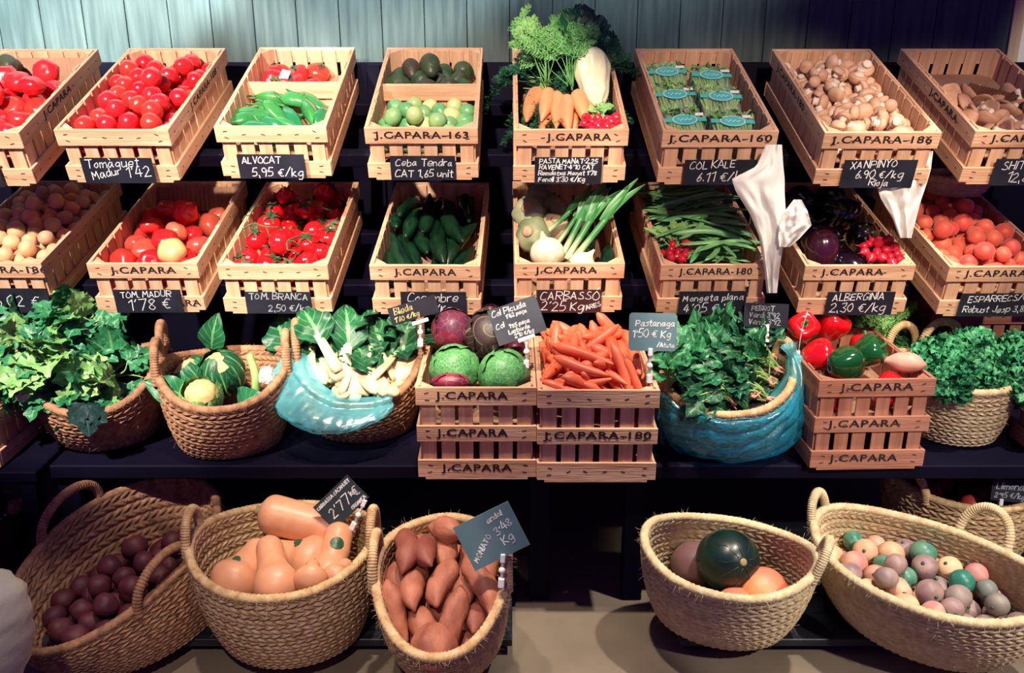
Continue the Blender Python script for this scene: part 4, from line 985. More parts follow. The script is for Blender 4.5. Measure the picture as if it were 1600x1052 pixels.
for i,(x,y,z,s,lab) in enumerate(((-.095,-.12,.14,1,'knobbly green kohlrabi in front left, behind the large onion'),(-.105,-.01,.155,1.0,'knobbly brownish kohlrabi, left and second from front'),(-.03,-.05,.13,.95,'knobbly pale kohlrabi in the middle of the onion crate'),(-.02,.05,.14,.9,'knobbly kohlrabi, middle, just behind the pale one'),(-.06,.15,.14,1,'knobbly kohlrabi at the back of the onion crate'),(-.09,.08,.13,.9,'knobbly kohlrabi at the left rear of the onion crate'))):
    thing('kohlrabi',lab,'kohlrabi',KO[i%3],K@T(x,y,z+.012)@R('X',.8-.2*i)@R('Y',.3*i-.5)@Sc(s*1.1),parts=[('leaf_scars',KOT,None,None,T(0,0,.034))])
def leek(label,M,L,seed,nl=4,r=.011,bend=.05):
    rng=np.random.default_rng(seed); root=thing('leek',label,'leek',None,M)
    new('shaft',data('shaft',[tubeP([(0,0,0),(0,L*.3,.004),(0,L*.55,.01)],r,r*1.1,10,6)],LEEK),root)
    mb=MB()
    for k in range(nl):
        n=14; t=np.linspace(0,1,n); a=(k-(nl-1)/2)*.18+rng.normal()*.05; y=L*.5+t*L*.55; x=a*t*L*.5; z=.01+bend*t*(1-t)*2+.02*rng.normal()*t*t; w=r*1.3*(1-t**3)+.001
        V=[]; uv=[]
        for i in range(n):
            for s in (-1,0,1): V.append((x[i]+s*w[i],y[i],z[i]+abs(s)*w[i]*.5)); uv.append((s,.6+.4*t[i]))
        mb.add(V,gridF(n,3),0,True,uv)
    new('leaves',mb.build('leaves',LEEK),root)
for i,(p0,p1,y0,y1,lab) in enumerate((((892,410),(998,288),2.50,2.56,'green leek leaning right over the crate edge, outermost'),((885,405),(958,296),2.52,2.60,'green leek second from the right in the bundle'),((878,400),(938,292),2.54,2.62,'green leek in the middle of the bundle'),((868,385),(935,300),2.58,2.64,'thin green leek at the left of the bundle'),((852,365),(930,305),2.60,2.62,'thin green leek crossing over the kohlrabi'))):
    A0,A1=at(*p0,y=y0),at(*p1,y=y1); leek(lab,T(A0)@frame(A1-A0,(0,-.5,1)),(A1-A0).length*.98,90+i,3,.0085 if i<3 else .0065,.02)
for i,(x,y,a) in enumerate(((.105,-.19,-.25),(.075,-.12,-.1))):
    thing('courgette',['dark green courgette at the front right of the onion crate','dark green courgette behind the front right courgette'][i],'courgette',CUK[i],K@T(x,y,.10+.03*i)@R('Z',a)@R('X',.35)@Sc(1.1,.72,1.1))
# beans
K=KM[5]
def beanV(k):
    L=.19+.02*k; n=16; t=np.linspace(0,1,n); P=np.stack([.012*math.cos(k*2)*np.sin(t*PI*1.2)+.006*np.sin(t*5+k),(t-.5)*L,.008*np.sin(t*PI)],1)
    w=.0085*np.clip(np.minimum(t,1-t)*9,.06,1)**.6; return loft(P,np.stack([w,w*.32],1),8,lambda ph,q:1+.0*ph)
BEA=[data('bean_pod',[beanV(k)],BEAN) for k in range(4)]
rng=np.random.default_rng(77)
for i in range(120):
    lay=i/120; y=-Y+.06+(2*Y-.1)*rng.random(); xx=rng.normal()*.035; zt=.085+.095*lay+ (.015 if y>.0 else 0)
    if y<-.12 and xx<0: y+=.14
    a=PI/2+rng.normal()*.5-.12; a=a if rng.random()>.28 else rng.uniform(0,PI)
    lx=abs(math.sin(a))*.1; xx=max(-X+lx,min(X-lx,xx)) if zt<CH else xx
    d=Vector((math.sin(a),math.cos(a),rng.normal()*.06)); thing('flat_bean','long flat green bean in the sixth second row crate','bean',BEA[int(rng.integers(4))],K@T(xx,y,zt)@frame(d)@R('Y',rng.normal()*.5),'flat green beans')
radish_bunch('red radish bunch at the front left of the green beans',K@T(-.085,-.185,.125)@R('X',.1),13,92,True,.028,.07)
# aubergines
K=KM[6]
for i,(x,y,z,a,p,pr) in enumerate(((-.075,-.19,.125,0,2.6,1),(.0,-.205,.085,.8,-1.2,0),(.075,-.09,.125,-.4,.9,0),(-.03,-.06,.10,.5,1.2,0),(.02,.06,.13,.2,1.0,0),(.085,.08,.115,-.3,1.3,0),(-.075,.05,.11,.3,1.2,0),(-.03,.17,.12,0,1.3,0),(.07,.19,.12,0,1.2,0),(-.1,.17,.11,.1,1.2,0))):
    L=['purple brown aubergine upright at the front left of its crate','black aubergine lying at the front middle of its crate','large black aubergine on the right, behind the radishes','black aubergine in the middle, behind the front two','black aubergine just right of centre, further back','black aubergine on the right side, rear half','black aubergine on the left side, rear half','black aubergine at the back, centre','black aubergine in the rear right corner','black aubergine in the rear left corner'][i]
    thing('aubergine',L,'aubergine',AUBE2 if pr else AUBE,K@T(x,y,z+.012)@R('Z',a)@R('X',p)@Sc(1.12 if pr else 1.0),parts=[('calyx',AUBC)])
radish_bunch('red radish bunch at the front right of the aubergine crate',K@T(.088,-.2,.135)@R('X',.25),16,93,False,.032)
pile('apricot','orange red apricot heaped in the right edge crate, second row','apricot','red apricots at the right edge',KM[7],[APRIR],84,.025,cb(FBM[7]+.01),A,75,.12,iters=120)
# ------------------------------------------------------------------ cabbages in the tall crate
def shell(r,rng,wide=1.15,long_=2.3,lift=.05,ruf=.05,nl=16,nw=15):
    V=[];uv=[]
    for i in range(nl):
        t=i/(nl-1); 
        for j in range(nw):
            s=j/(nw-1)*2-1; th=PI-.25-t*long_; w=wide*(.35+.65*math.sin(PI*min(1,.15+t*.85)**.8)); ph=s*w/max(.35,math.sin(th)) if 0<th<PI else s*w
            ph=max(-2.2,min(2.2,ph)); rr=r*(1.02+lift*t*t+ruf*abs(s)**2*math.sin(9*t+4*s+rng.uniform(-.3,.3))+.015*math.cos(s*22)*abs(s))
            V.append((rr*math.sin(th)*math.sin(ph),-rr*math.sin(th)*math.cos(ph),rr*math.cos(th))); uv.append((s,t))
    return np.array(V),gridF(nl,nw),uv
def cabbage(label,r,M,mcore,mleaf,seed,n=4,ruf=.05,cat='cabbage',name='cabbage',lift=.06):
    rng=np.random.default_rng(seed)
    o=thing(name,label,cat,None,M)
    new('head',data('head',[ball(r,.95,0,nu=28,nv=18,dim=0,amp=r*.07,seed=seed)],mcore),o)
    for k in range(n):
        V,F,uv=shell(r,rng,1.0,2.2,lift*(1+.4*k/n),ruf); new('outer_leaf',data('outer_leaf',[(V,F,uv)],mleaf),o,R('Z',2*PI*k/n+rng.uniform(-.3,.3))@R('X',rng.uniform(-.1,.15)))
    return o
K=KTALL[0]
cabbage('red cabbage at the left rear of the cabbage crate',.055,K@T(-.070,.05,.312)@R('X',.7),REDC,REDC,1)
cabbage('dark cabbage with pale veins, largest in its crate',.064,K@T(.030,.035,.306)@R('X',.85)@R('Z',.1),DARKC,DARKC,2,4,.06,lift=.12)
cabbage('small red cabbage at the back of the cabbage crate',.043,K@T(0.030,0.140,0.307)@R('X',.6),REDC,REDC,3)
cabbage('round red radicchio at the right of the cabbage crate',.028,K@T(0.098,-0.030,0.284)@R('X',.5),REDC,REDC,4,3)
cabbage('green savoy cabbage at the left front of its crate',.063,K@T(-.058,-.085,.250)@R('X',.9)@R('Z',.2),SAVOY,SAVOY,5,4,.07,name='savoy_cabbage')
cabbage('green savoy cabbage at the right front of its crate',.063,K@T(0.070,-0.110,0.247)@R('X',.9)@R('Z',-.3),SAVOY,SAVOY,6,4,.07,name='savoy_cabbage')
cabbage('red cabbage low at the very front of the crate',.032,K@T(-0.065,-0.148,0.238)@R('X',1.0)@Sc(1.5,.8,1),REDC,REDC,7,3)
cabbage('green savoy cabbage low at the left rear of its crate',.052,K@T(-.07,.13,.2),SAVOY,SAVOY,8,2,.03,name='savoy_cabbage')
cabbage('green savoy cabbage low at the right rear of its crate',.048,K@T(.085,.09,.2),SAVOY,SAVOY,9,2,.03,name='savoy_cabbage')
# loose carrots
sticks('carrot','loose orange carrot heaped in the tall crate','carrot','loose carrots',KTALL[1],CAR,122,.148,.0150,heap(X,-.184,.184,.195,TH-.005,.42),(-.08,.08,-.13,.13),101,lambda r,i:(r.normal()*.75,-1,r.normal()*.35-.15) if r.random()<.7 else (1,r.normal()*.5,r.normal()*.2),[.8,1,.9,.72,.45],iters=170,spread=.26)
# bell peppers
def bellV(seed,r=.043,h=.085):
    sec=lambda ph,t:1+.07*np.cos((4 if seed%2 else 3)*ph+seed)*(.3+.7*np.sin(PI*min(1,t*1.1)))
    p=smooth_prof([(r*.06,-h*.46),(r*.34,-h*.5),(r*.66,-h*.42),(r*.88,-h*.2),(r,h*.1),(r*.95,h*.32),(r*.72,h*.46),(r*.4,h*.46),(r*.2,h*.39),(.001,h*.35)],4)
    return lathe(p,32,lambda ph,t:sec(ph,t))
BST=data('stem',[tubeP([(0,0,.026),(.001,0,.042),(.006,.002,.055)],.0055,.0045,8),lathe(smooth_prof([(.016,.031),(.010,.033),(.003,.035)],3),10)],GREENSTEM)
BP=[data('bell_pepper',[bellV(1)],RPEP),data('bell_pepper',[bellV(2)],RPEP),data('bell_pepper',[bellV(3)],DPEP),data('bell_pepper',[bellV(4)],DPEP)]
K=KTALL[2]
for i,(x,y,z,rx,ry,k,lab) in enumerate(((-.098,.09,.285,.9,-.2,0,'glossy red bell pepper at the left rear, beside the blue bag'),(-.008,.11,.285,.5,.3,1,'glossy red bell pepper at the back of its crate'),(-.095,-.04,.25,1.1,.4,1,'red bell pepper at the left, under the green ones'),(-.058,-.125,.262,0,1.35,2,'dark green bell pepper lying at the front left'),(.022,-.075,.272,.9,-.4,3,'dark green bell pepper in the middle of its crate'),(.06,-.14,.19,1.2,.2,0,'red bell pepper low at the front, mostly hidden'),(.06,.04,.235,.4,.1,1,'red bell pepper low at the right of its crate'),(-.03,-.01,.19,0,0,1,'red bell pepper at the bottom of its crate'),(-.08,-.13,.18,0,0,0,'red bell pepper seen through the front slats'))):
    thing('bell_pepper',lab,'pepper',BP[k],K@T(x,y,z)@R('Z',.4*i if k!=2 else .15)@R('X',rx)@R('Y',ry),parts=[('stem',BST)])
thing('sweet_potato','pale pinkish root lying at the right front of the pepper crate','vegetable',data('sweet_potato',[stickloft(.11,[.003,.02,.027,.027,.022,.012,.003],.004,14,16,None,3,.004)],mat('pale_pink_root',(206,150,130),(226,178,156),.5,20)),K@T(.098,-.125,.262)@R('Z',1.2))

# ------------------------------------------------------------------ leafy things
def dirup(v): return Vector(v).normalized()
def celery(label,M,R_,n,seed,Ls=(.05,.085),lo=-.5,front=.35,root=None):
    """bunch: ribbed stalks and toothed three-part leaves facing outwards"""
    rng=np.random.default_rng(seed); o=thing('celery_bunch',label,'celery',None,M); mb=MB(); ms=MB(); ml=MB()
    for k in range(n):
        d=rng.normal(size=3); d[2]=abs(d[2])*1.0+lo*rng.random(); d[1]-=front; d=dirup(d); p=d*R_*rng.uniform(.55,1.0)
        out=(d+Vector((0,0,-.35))+Vector(rng.normal(size=3)*.35)).normalized(); L=rng.uniform(*Ls); tgt=ml if k%3==0 else mb
        Fm=T(p)@frame(out,d+Vector(rng.normal(size=3)*.4)+Vector((0,0,.3)))
        for a,s in ((0,1),(.95,.8),(-.95,.8)):
            put(tgt,leaf(L*s*.8,L*s*.30,17,7,4,.26,rng.uniform(.2,1.0),.22,.003,rng),Fm@R('Z',a*.8))
        put(ms,tubeP([(0,0,0),tuple(p*.5+Vector(rng.normal(size=3)*.01)),tuple(p)],.0032,.0018,6),Matrix())
    new('leaves',mb.build('leaves',LEAFM),o,None,'toothed mid green leaves'); new('young_leaves',ml.build('young_leaves',LEAFL),o,None,'paler inner leaves'); new('stalks',ms.build('stalks',STALK),o)
    if root:
        r=MB(); p,d=root; put(r,tubeP([tuple(Vector(p)+Vector(d)*-.06),tuple(Vector(p)-Vector(d)*.02),tuple(p)],.016,.019,14),Matrix()); new('root_end',r.build('root_end',ROOTH),o,None,'pale cut root end')
    return o
celery('celery bunch with pale leaves at the left edge of the shelf',T(at(30,570,y=2.36)),.135,30,201,(.10,.145),-.6)
celery('celery bunch with its cut root end facing out, in the basket',T(at(95,590,y=2.32)),.125,34,202,(.09,.13),-.7,.5,root=((-.045,-.125,.0),(-.25,-1,.1)))
celery('celery bunch on the right, over the basket front rim',T(at(170,590,y=2.36)),.115,34,203,(.09,.14),-.9,.5)
celery('celery bunch standing up highest at the back of its basket',T(at(120,525,y=2.44)),.10,24,204,(.08,.12),.3,.1)
mb=MB(); rng=np.random.default_rng(8)
for a,s in ((PI,1),(PI+.8,.8),(PI-.8,.8)): put(mb,leaf(.085*s,.034*s,11,7,4,.3,.2,.15,.002,rng),R('Y',-a+PI) if 0 else R('Z',a-PI))
thing('celery_leaf','single dark celery leaf hanging on the basket front','leaf',mb.build('celery_leaf',mat('navy_green_leaf',(16,40,44),(30,66,60),.5,14,uvvein=((60,100,90),5))),T(at(135,632,y=2.165))@frame((0,-.25,-1),(0,-1,.2)))
# cauliflowers
def curd(r,seed):
    V,F,uv=ball(r,.75,0,nu=36,nv=20,dim=0); V=np.array(V)
    for i,v in enumerate(V):
        d=v/np.linalg.norm(v); V[i]=v*(1+.10*mnoise.noise(Vector(d*5+seed))+.07*abs(mnoise.noise(Vector(d*12+seed))))
    return V,F,uv
def cauliflower(label,M,r,seed,nl=9,open_=.5,L=1.0,mleaf=None):
    rng=np.random.default_rng(seed); o=thing('cauliflower',label,'cauliflower',None,M); new('curd',data('curd',[curd(r*.84,seed)],CURD),o,T(0,0,r*.30))
    for k in range(nl):
        a=2*PI*k/nl+rng.uniform(-.2,.2); V,F,uv=shell(r,rng,.72,1.75+.45*rng.random()*L,.10+open_*rng.random(),.07)
        c=new('leaf',data('leaf',[(V,F,uv)],mleaf or LEAFM),o,R('Z',a))
        mb=MB(); pp=[(0,-r*1.06*math.sin(PI-.25-t),r*1.06*math.cos(PI-.25-t)) for t in (0,.4,.8,1.2,1.6)]; put(mb,tubeP(pp,.007,.002,7,4),Matrix()); new('leaf_rib',mb.build('leaf_rib',STALK),c)
    return o
cauliflower('large cauliflower wrapped in dark leaves, right of centre in basket',T(at(346,583,y=2.36))@R('X',.35)@R('Y',-.1),.060,211,11,.06,2.0,LEAFD)
cauliflower('cauliflower showing pale curd at the front of its basket',T(at(315,622,y=2.235))@R('X',.3)@R('Y',.2),.050,212,8,.14,.9,LEAFL)
cauliflower('small cauliflower at the left rear of its basket',T(at(300,588,y=2.38))@R('X',.2)@R('Y',-.5),.05,213,8,.2,1.3)
mb=MB(); put(mb,tubeP([(0,0,0),(.01,.0,.05),(0,.02,.10)],.012,.010,10),Matrix())
thing('leaf_stalk','thick pale green stalk standing at the right of the cauliflower','stalk',mb.build('leaf_stalk',STALK),T(at(400,612,y=2.30))@R('Y',-.15))
mb=MB(); rng=np.random.default_rng(4)
for k in range(5): put(mb,leaf(.05,.016,8,5,0,.2,.3,.3,.004,rng),T(rng.normal()*.012,rng.normal()*.008,0)@frame((rng.normal()*.3,-.2,1),(0,-1,.2)))
thing('white_leaf_scrap','crumpled white and green scrap at the basket right rim','leaf',mb.build('white_leaf_scrap',PAPER),T(at(412,598,y=2.29)))
for i,(px,py,a,lab) in enumerate(((288,618,-1.0,'flat grey green cabbage leaf at the left of the cauliflowers'),(330,545,.2,'dark pointed cabbage leaf at the back of the cauliflower basket'),(375,632,.9,'small green leaf at the front right of the cauliflowers'))):
    mb=MB(); put(mb,leaf(.11 if i<2 else .07,.04,12,7,0,.2,.5,.2,.004,rng),Matrix()); thing('cabbage_leaf',lab,'leaf',mb.build('cabbage_leaf',LEAFM if i!=1 else LEAFD),T(at(px,py,y=(2.25,2.44,2.24)[i]))@frame((math.sin(a),-.2,.8*math.cos(a)),(0,-1,.5)))
# chard
def chard(label,M,d,n,seed,L=.13,leafL=.16,sp=.28):
    rng=np.random.default_rng(seed); o=thing('chard_bunch',label,'chard',None,M); d=dirup(d); mb=MB()
    for k in range(n+2):
        q=(d+Vector(rng.normal(size=3)*sp)).normalized(); b=Vector(rng.normal(size=3)*.014); up=Vector((0,-.5,1))
        w=np.linspace(.022,.014,9)*rng.uniform(.8,1.15); w[0]*=.72; l=L*rng.uniform(.7,1.05); c=rng.normal()*.012
        V,F,uv=loft([(c*math.sin(PI*t),t*l,.004*math.sin(PI*t)) for t in np.linspace(0,1,9)],np.stack([w,w*.5],1),10,lambda ph,t:1-.25*(np.sin(ph)>.7))
        new('stalk',data('stalk',[(V,F,uv)],CHST),o,T(b)@frame(q,up)@R('Y',rng.normal()*.5))
        put(mb,leaf(leafL*rng.uniform(.7,1.1),.055,14,9,0,.2,rng.uniform(.5,1.4),.3,.012,rng),T(b+q*l*.8)@frame(q+Vector((0,0,.15)),up+Vector(rng.normal(size=3)*.4)))
    new('leaves',mb.build('leaves',LEAFD),o,None,'crinkled dark green leaves'); return o
for i,(px,py,y,d,n,lab) in enumerate(((500,616,2.33,(.05,1,.45),5,'white stalked chard bunch at the left of its basket'),(538,606,2.31,(-.25,1,.75),6,'white stalked chard bunch in the middle, stalks standing up'),(574,604,2.33,(.35,1,.6),5,'white stalked chard bunch right of the middle'),(612,606,2.35,(.1,1,.35),5,'chard bunch with yellowish stalks second from the right'),(636,618,2.34,(.0,1,.6),4,'chard bunch with yellowish stalks at the right rim'),(600,636,2.285,(-.5,1,.3),5,'low chard bunch at the front right of its basket'),(480,600,2.38,(-.5,1,.4),5,'chard bunch at the far left rear of its basket'),(530,636,2.27,(.3,1,.35),6,'low chard bunch at the front middle, just over the blue plastic'),(565,628,2.29,(-.1,1,.5),6,'low chard bunch right of the front middle one'))):
    chard(lab,T(at(px,py-14,y=y)),d,n,221+i)
rng=np.random.default_rng(12)
for i,(px,py,dx,L,lab) in enumerate(((528,566,-.28,.17,'tall dark chard leaf standing at the back left'),(505,560,-.5,.14,'shorter dark chard leaf left of the tall one'))):
    mb=MB(); put(mb,leaf(L,.045,14,7,0,.2,.5,.35,.006,rng),Matrix()); put(mb,tubeP([(0,-.05,0),(0,0,0),(0,L*.7,-.015)],.005,.002,6),Matrix())
    thing('chard_leaf',lab,'leaf',mb.build('chard_leaf',LEAFD),T(at(px,py,y=2.43))@frame((dx,.1,1),(.3,-1,.2)))
# spinach
def spinach(label,M,d,n,seed,L=.09):
    rng=np.random.default_rng(seed); o=thing('spinach_bunch',label,'spinach',None,M); d=dirup(d); ms=MB(); mb=MB()
    for k in range(n):
        q=(d+Vector(rng.normal(size=3)*.33)).normalized(); l=L*rng.uniform(.6,1.2); e=q*l+Vector((0,0,-.01*rng.random())); b=Vector(rng.normal(size=3)*.004)
        put(ms,tubeP([tuple(b),tuple(b+q*l*.5+Vector((0,0,.006))),tuple(e)],.0026,.0017,5,4),Matrix())
        put(mb,leaf(.075*rng.uniform(.7,1.15),.027,10,7,0,.2,rng.uniform(.2,1.4),.25,.006,rng),T(e)@frame(q+Vector(rng.normal(size=3)*.3)+Vector((0,0,-.1)),Vector((0,-.6,1))+Vector(rng.normal(size=3)*.5)))
    r=MB()
    for k in range(5): put(r,tubeP([(0,0,0),tuple(-d*.012+Vector(rng.normal(size=3)*.007)),tuple(-d*.026+Vector(rng.normal(size=3)*.014))],.006,.001,6,3),Matrix())
    new('leaves',mb.build('leaves',LEAFM if seed%3 else LEAFD),o); new('stems',ms.build('stems',STALK),o); new('root_end',r.build('root_end',mat('pink_root',(214,140,124),(232,180,156),.6,40)),o,None,'pinkish root end'); return o
for i,(px,py,y,d,n,lab) in enumerate(((1205,558,2.40,(-1,.2,.35),26,'spinach bunch with pink root end at the upper right of the basket'),(1212,575,2.36,(-1,.1,.5),26,'spinach bunch with pink root end just below the upper right one'),(1198,592,2.32,(-1,.2,.45),26,'spinach bunch with pink root end in the middle right'),(1172,613,2.27,(-1,.3,.5),26,'spinach bunch with pink root end at the lower right front'),(1112,601,2.27,(-.35,.6,.9),30,'spinach bunch with pale root end at the front middle, leaves upward'),(1078,612,2.25,(.8,.3,.1),20,'spinach bunch lying low along the front rim'),(1075,590,2.33,(-.4,.5,.6),30,'spinach bunch at the left, dark leaves over the crate side'),(1045,600,2.29,(.2,-.2,.6),26,'spinach bunch at the left front corner, leaves over the carrot crate'),(1140,622,2.235,(-.8,.0,.35),24,'spinach bunch low at the front middle, lying along the blue bag'),(1196,622,2.29,(-1,.1,.35),24,'spinach bunch low at the right front, beside the bag neck'),(1215,600,2.36,(-1,.0,.2),24,'spinach bunch under the right hand root ends'),(1150,590,2.33,(-.7,.2,.7),30,'spinach bunch in the very middle of the basket'),(1120,560,2.42,(-.5,.2,.8),34,'spinach bunch at the back left, leaves highest'),(1165,560,2.44,(.1,.3,.9),34,'spinach bunch at the back right, pale broad leaves'))):
    spinach(lab,T(at(px,py,y=y)),d,n,241+i)
# curly kale
def kale(label,M,rx,ry,rz,n,seed):
    rng=np.random.default_rng(seed); o=thing('curly_kale',label,'kale',None,M); mb=MB(); ms=MB()
    for k in range(n):
        d=rng.normal(size=3); d[2]=abs(d[2])-.35*rng.random(); d[1]-=.3; d=dirup(d); p=Vector((d.x*rx,d.y*ry,d.z*rz))*rng.uniform(.72,1.05)
        m_=6; s=rng.uniform(.010,.017); t=np.linspace(-1,1,m_); A,B=np.meshgrid(t,t); Zz=.5*np.sin(A*5+rng.uniform(0,6))*np.abs(B)+.5*np.sin(B*6+rng.uniform(0,6))*np.abs(A)+.2*rng.normal(size=A.shape)
        V=np.stack([A*s,B*s,Zz*s],-1).reshape(-1,3); Mx=T(p)@frame(rng.normal(size=3),d+Vector(rng.normal(size=3)*.5)); put(mb,(V,gridF(m_,m_)),Mx)
        if k%14==0: put(ms,tubeP([(0,0,-.05),tuple(p*.5),tuple(p)],.003,.0015,5,3),Matrix())
    new('curly_leaves',mb.build('curly_leaves',KALE),o); new('stalks',ms.build('stalks',STALK),o)
kale('curly kale bunch in the left half of the pale basket',T(at(1465,590,y=2.36)),.075,.12,.10,620,261)
kale('curly kale bunch in the middle of the pale basket',T(at(1515,580,y=2.40)),.085,.13,.11,700,262)
kale('curly kale bunch hanging over at the right edge of photo',T(at(1585,590,y=2.36)),.075,.12,.11,620,263)
FK=at(1395,585,y=2.80)
herb('feathery fennel bunch behind the pepper crate, upright',T(at(1368,552,y=2.63)),FROND,20,.17,271,.8,1.3,name='fennel_bunch',ll=.018)
herb('dark feathery fennel bunch right of the round basket handle',T(at(1412,560,y=2.64)),DILL,16,.15,272,.8,1.2,name='fennel_bunch',ll=.018)
mb=MB(); rng=np.random.default_rng(4)
for k in range(16): put(mb,tubeP([(0,0,0),(rng.normal()*.02,-.05,-.02),(.06+rng.normal()*.02,-.10,-.05)],.004,.0025,6,4),Matrix())
thing('leek','bundle of pale stems lying between the pepper crate and kale','vegetable',mb.build('leek',STALK),T(at(1400,575,y=2.62)))

# ------------------------------------------------------------------ floor baskets
B=BK['beet']
pile('beetroot','dark muddy beetroot at the bottom of the large left basket','beetroot','beetroots in the large left basket',B.M,[data('beetroot',[ball(.03,.95,0,amp=.004,seed=k,dim=.1)],BEET) for k in range(3)],42,.031,B.bound(.09),(-.15,.15,-.06,.08),301,.15)
def squash(label,p0,p1,rb,rn,seed,stick=None,bend=.0):
    """butternut: round bulb at p0, neck towards p1"""
    p0,p1=Vector(p0),Vector(p1); L=(p1-p0).length; ext=rb*.95; rng=np.random.default_rng(seed)
    tt=np.array([0,.03,.10,.2,.32,.45,.58,.75,.88,.96,1.0]); tot=L+ext+rn*.8; s=tt*tot-ext
    rr=np.array([.08,.42,.78,.98,1,.86,.0,.0,.0,.0,.0])*rb; rr[5]=max(rb*.80,rn); rr[6:]=np.array([1.06,1.0,.97,.66,.12])*rn
    n=40; tq=np.linspace(0,1,n); ci=catmull(np.stack([tt,s,rr],1),8); sq=np.interp(tq,ci[:,0],ci[:,1]); rq=np.interp(tq,ci[:,0],np.maximum(ci[:,2],.001))
    e=np.clip((1-tq)/.10,0,1); rq=np.where(tq>.9,np.minimum(rq,rn*1.1*np.sqrt(np.clip(1-(1-e)**2,0,1))+.001),rq)
    f=np.clip(tq/.12,0,1); rq=np.minimum(np.maximum(rq,.001),rb*np.sqrt(np.clip(1-(1-f)**2,0,1))*1.02+.001)
    P=np.stack([bend*np.sin(np.clip((sq+ext)/tot,0,1)*PI),sq,0*sq],1); V,F,uv=loft(P,rq,22,lambda ph,t:1+.015*np.cos(5*ph+seed))
    V=rough(V,.002,30,seed); M=T(p0)@frame(p1-p0,(0,-.6,1)); o=thing('butternut_squash',label,'squash',data('butternut_squash',[(V,F,uv)],SQUASH),M)
    mb=MB(); put(mb,tubeP([(0,tot-ext-.004,0),(.002,tot-ext+.008,.002)],rn*.28,rn*.22,8,2),Matrix()); new('stem',mb.build('stem',mat('dry_stem',(120,110,80),(160,150,110),.8,40)),o)
    if stick:                                 # (distance along, angle round, size)
        a,ph,sz=stick; i=int(np.argmin(abs(sq-a))); r=rq[i]; m1=MB(); m2=MB(); nn=24
        def disc(m,sx,sy,h):
            V=[];
            for rad_ in (0,.5,1):
                for k in range(nn):
                    th=2*PI*k/nn; q=ph+rad_*math.cos(th)*sx/r; rr_=r+h+.0012; V.append((bend*math.sin((a+ext)/tot*PI)+rr_*math.cos(q),a+rad_*math.sin(th)*sy,rr_*math.sin(q)))
            m.add(V,gridF(3,nn,True))
        disc(m1,sz,sz*.95,.0012); new('sticker',m1.build('sticker',STICK),o,None,'small dark green oval sticker')
    return o
z=.0
def PX(px,py,y): return at(px,py,y=y)
squash('butternut squash at the front left of the basket, sticker on top',PX(368,908,1.91),PX(405,866,2.0),.060,.042,1,(.02,1.75,.010))
squash('butternut squash in the middle with its neck pointing up',PX(432,916,1.86),PX(421,855,1.97),.053,.033,2)
squash('big butternut squash behind the middle one, small dark sticker',PX(485,880,2.02),PX(425,870,2.06),.068,.045,3,(.02,1.2,.012))
squash('long butternut squash lying across the top of the pile',PX(520,828,2.11),PX(428,805,2.12),.05,.052,4)
squash('upright butternut squash at the right with a round green sticker',PX(512,902,1.95),PX(530,835,2.06),.045,.036,5,(.075,1.3,.017))
squash('small round squash with a green stem at the front',PX(486,902,1.87),PX(489,884,1.915),.040,.017,6)
squash('small pale squash low at the right front rim',PX(524,900,1.90),PX(540,884,1.95),.030,.018,7)
B=BK['potato']
sticks('sweet_potato','reddish sweet potato piled in the narrow basket','sweet potato','sweet potatoes in the narrow basket',B.M,SWP,34,.155,.0285,B.bound(.10),(-.07,.07,-.2,.1),302,lambda r,i:(r.normal()*.42,1,.25+r.normal()*.2),[.6,1,1.05,1,.55],spread=.2)
thing('sweet_potato','large round sweet potato with pointed tip, front of narrow basket','sweet potato',data('sweet_potato',[ball(.052,.95,0,amp=.006,seed=4,dim=-.25,nu=26,nv=16)],SWEET),T(at(678,1012,y=1.69))@R('X',.5)@R('Y',-.3))
thing('sweet_potato','round brown sweet potato at the back of the narrow basket','sweet potato',data('sweet_potato',[ball(.036,.95,0,amp=.004,seed=5,dim=-.2,nu=22,nv=14)],SWEET),T(at(692,878,y=1.98)))
B=BK['melon']
V,F,uv=ball(.078,1.12,0,nu=40,nv=26,dim=.04,amp=.002); wm=thing('watermelon','dark green watermelon in the pale oval basket','watermelon',data('watermelon',[(V,F,uv)],MELON),T(at(1137,876,y=2.01))@R('Y',.45)@R('X',1.0))
mb=MB(); rng=np.random.default_rng(2)
for k in range(9):
    P=[];ph=2*PI*k/9
    for t in np.linspace(.2,PI-.2,16):
        a=ph+.05*rng.normal(); r=.0782; P.append((r*math.sin(t)*math.cos(a),r*math.sin(t)*math.sin(a),r*1.12*math.cos(t)))
    put(mb,loft(P,.0007,5),Matrix())
new('pale_ribs',mb.build('pale_ribs',MELV),wm); new('stem_scar',data('stem_scar',[lathe(smooth_prof([(.010,0),(.008,.003),(.002,.004)],3),12)],mat('scar',(150,130,90))),wm,T(0,0,.083))
thing('melon','round pale orange melon at the right of the watermelon','melon',data('melon',[ball(.062,.9,0,nu=30,nv=18,dim=.05,amp=.002)],ORM),T(at(1193,926,y=1.94))@R('X',.6))
thing('melon','pinkish orange melon low at the front rim','melon',data('melon',[ball(.048,.85,0,nu=26,nv=16,dim=.05,amp=.002,seed=2)],ORM),T(at(1152,944,y=1.915)))
thing('melon','dark brown melon behind the watermelon, left side','melon',data('melon',[ball(.062,.95,0,nu=26,nv=16,dim=.05,amp=.003,seed=3)],mat('brown_melon',(96,66,70),(128,92,88),.6,12)),T(at(1085,882,y=2.10)))
B=BK['fruit']
FR=[data('round_fruit',[ball(.030,.93,0,nu=20,nv=13,dim=.1,amp=.001,seed=k)],m) for k,m in enumerate((FRP,FRY,FRG,FRM,FRP,FRM,FRY))]
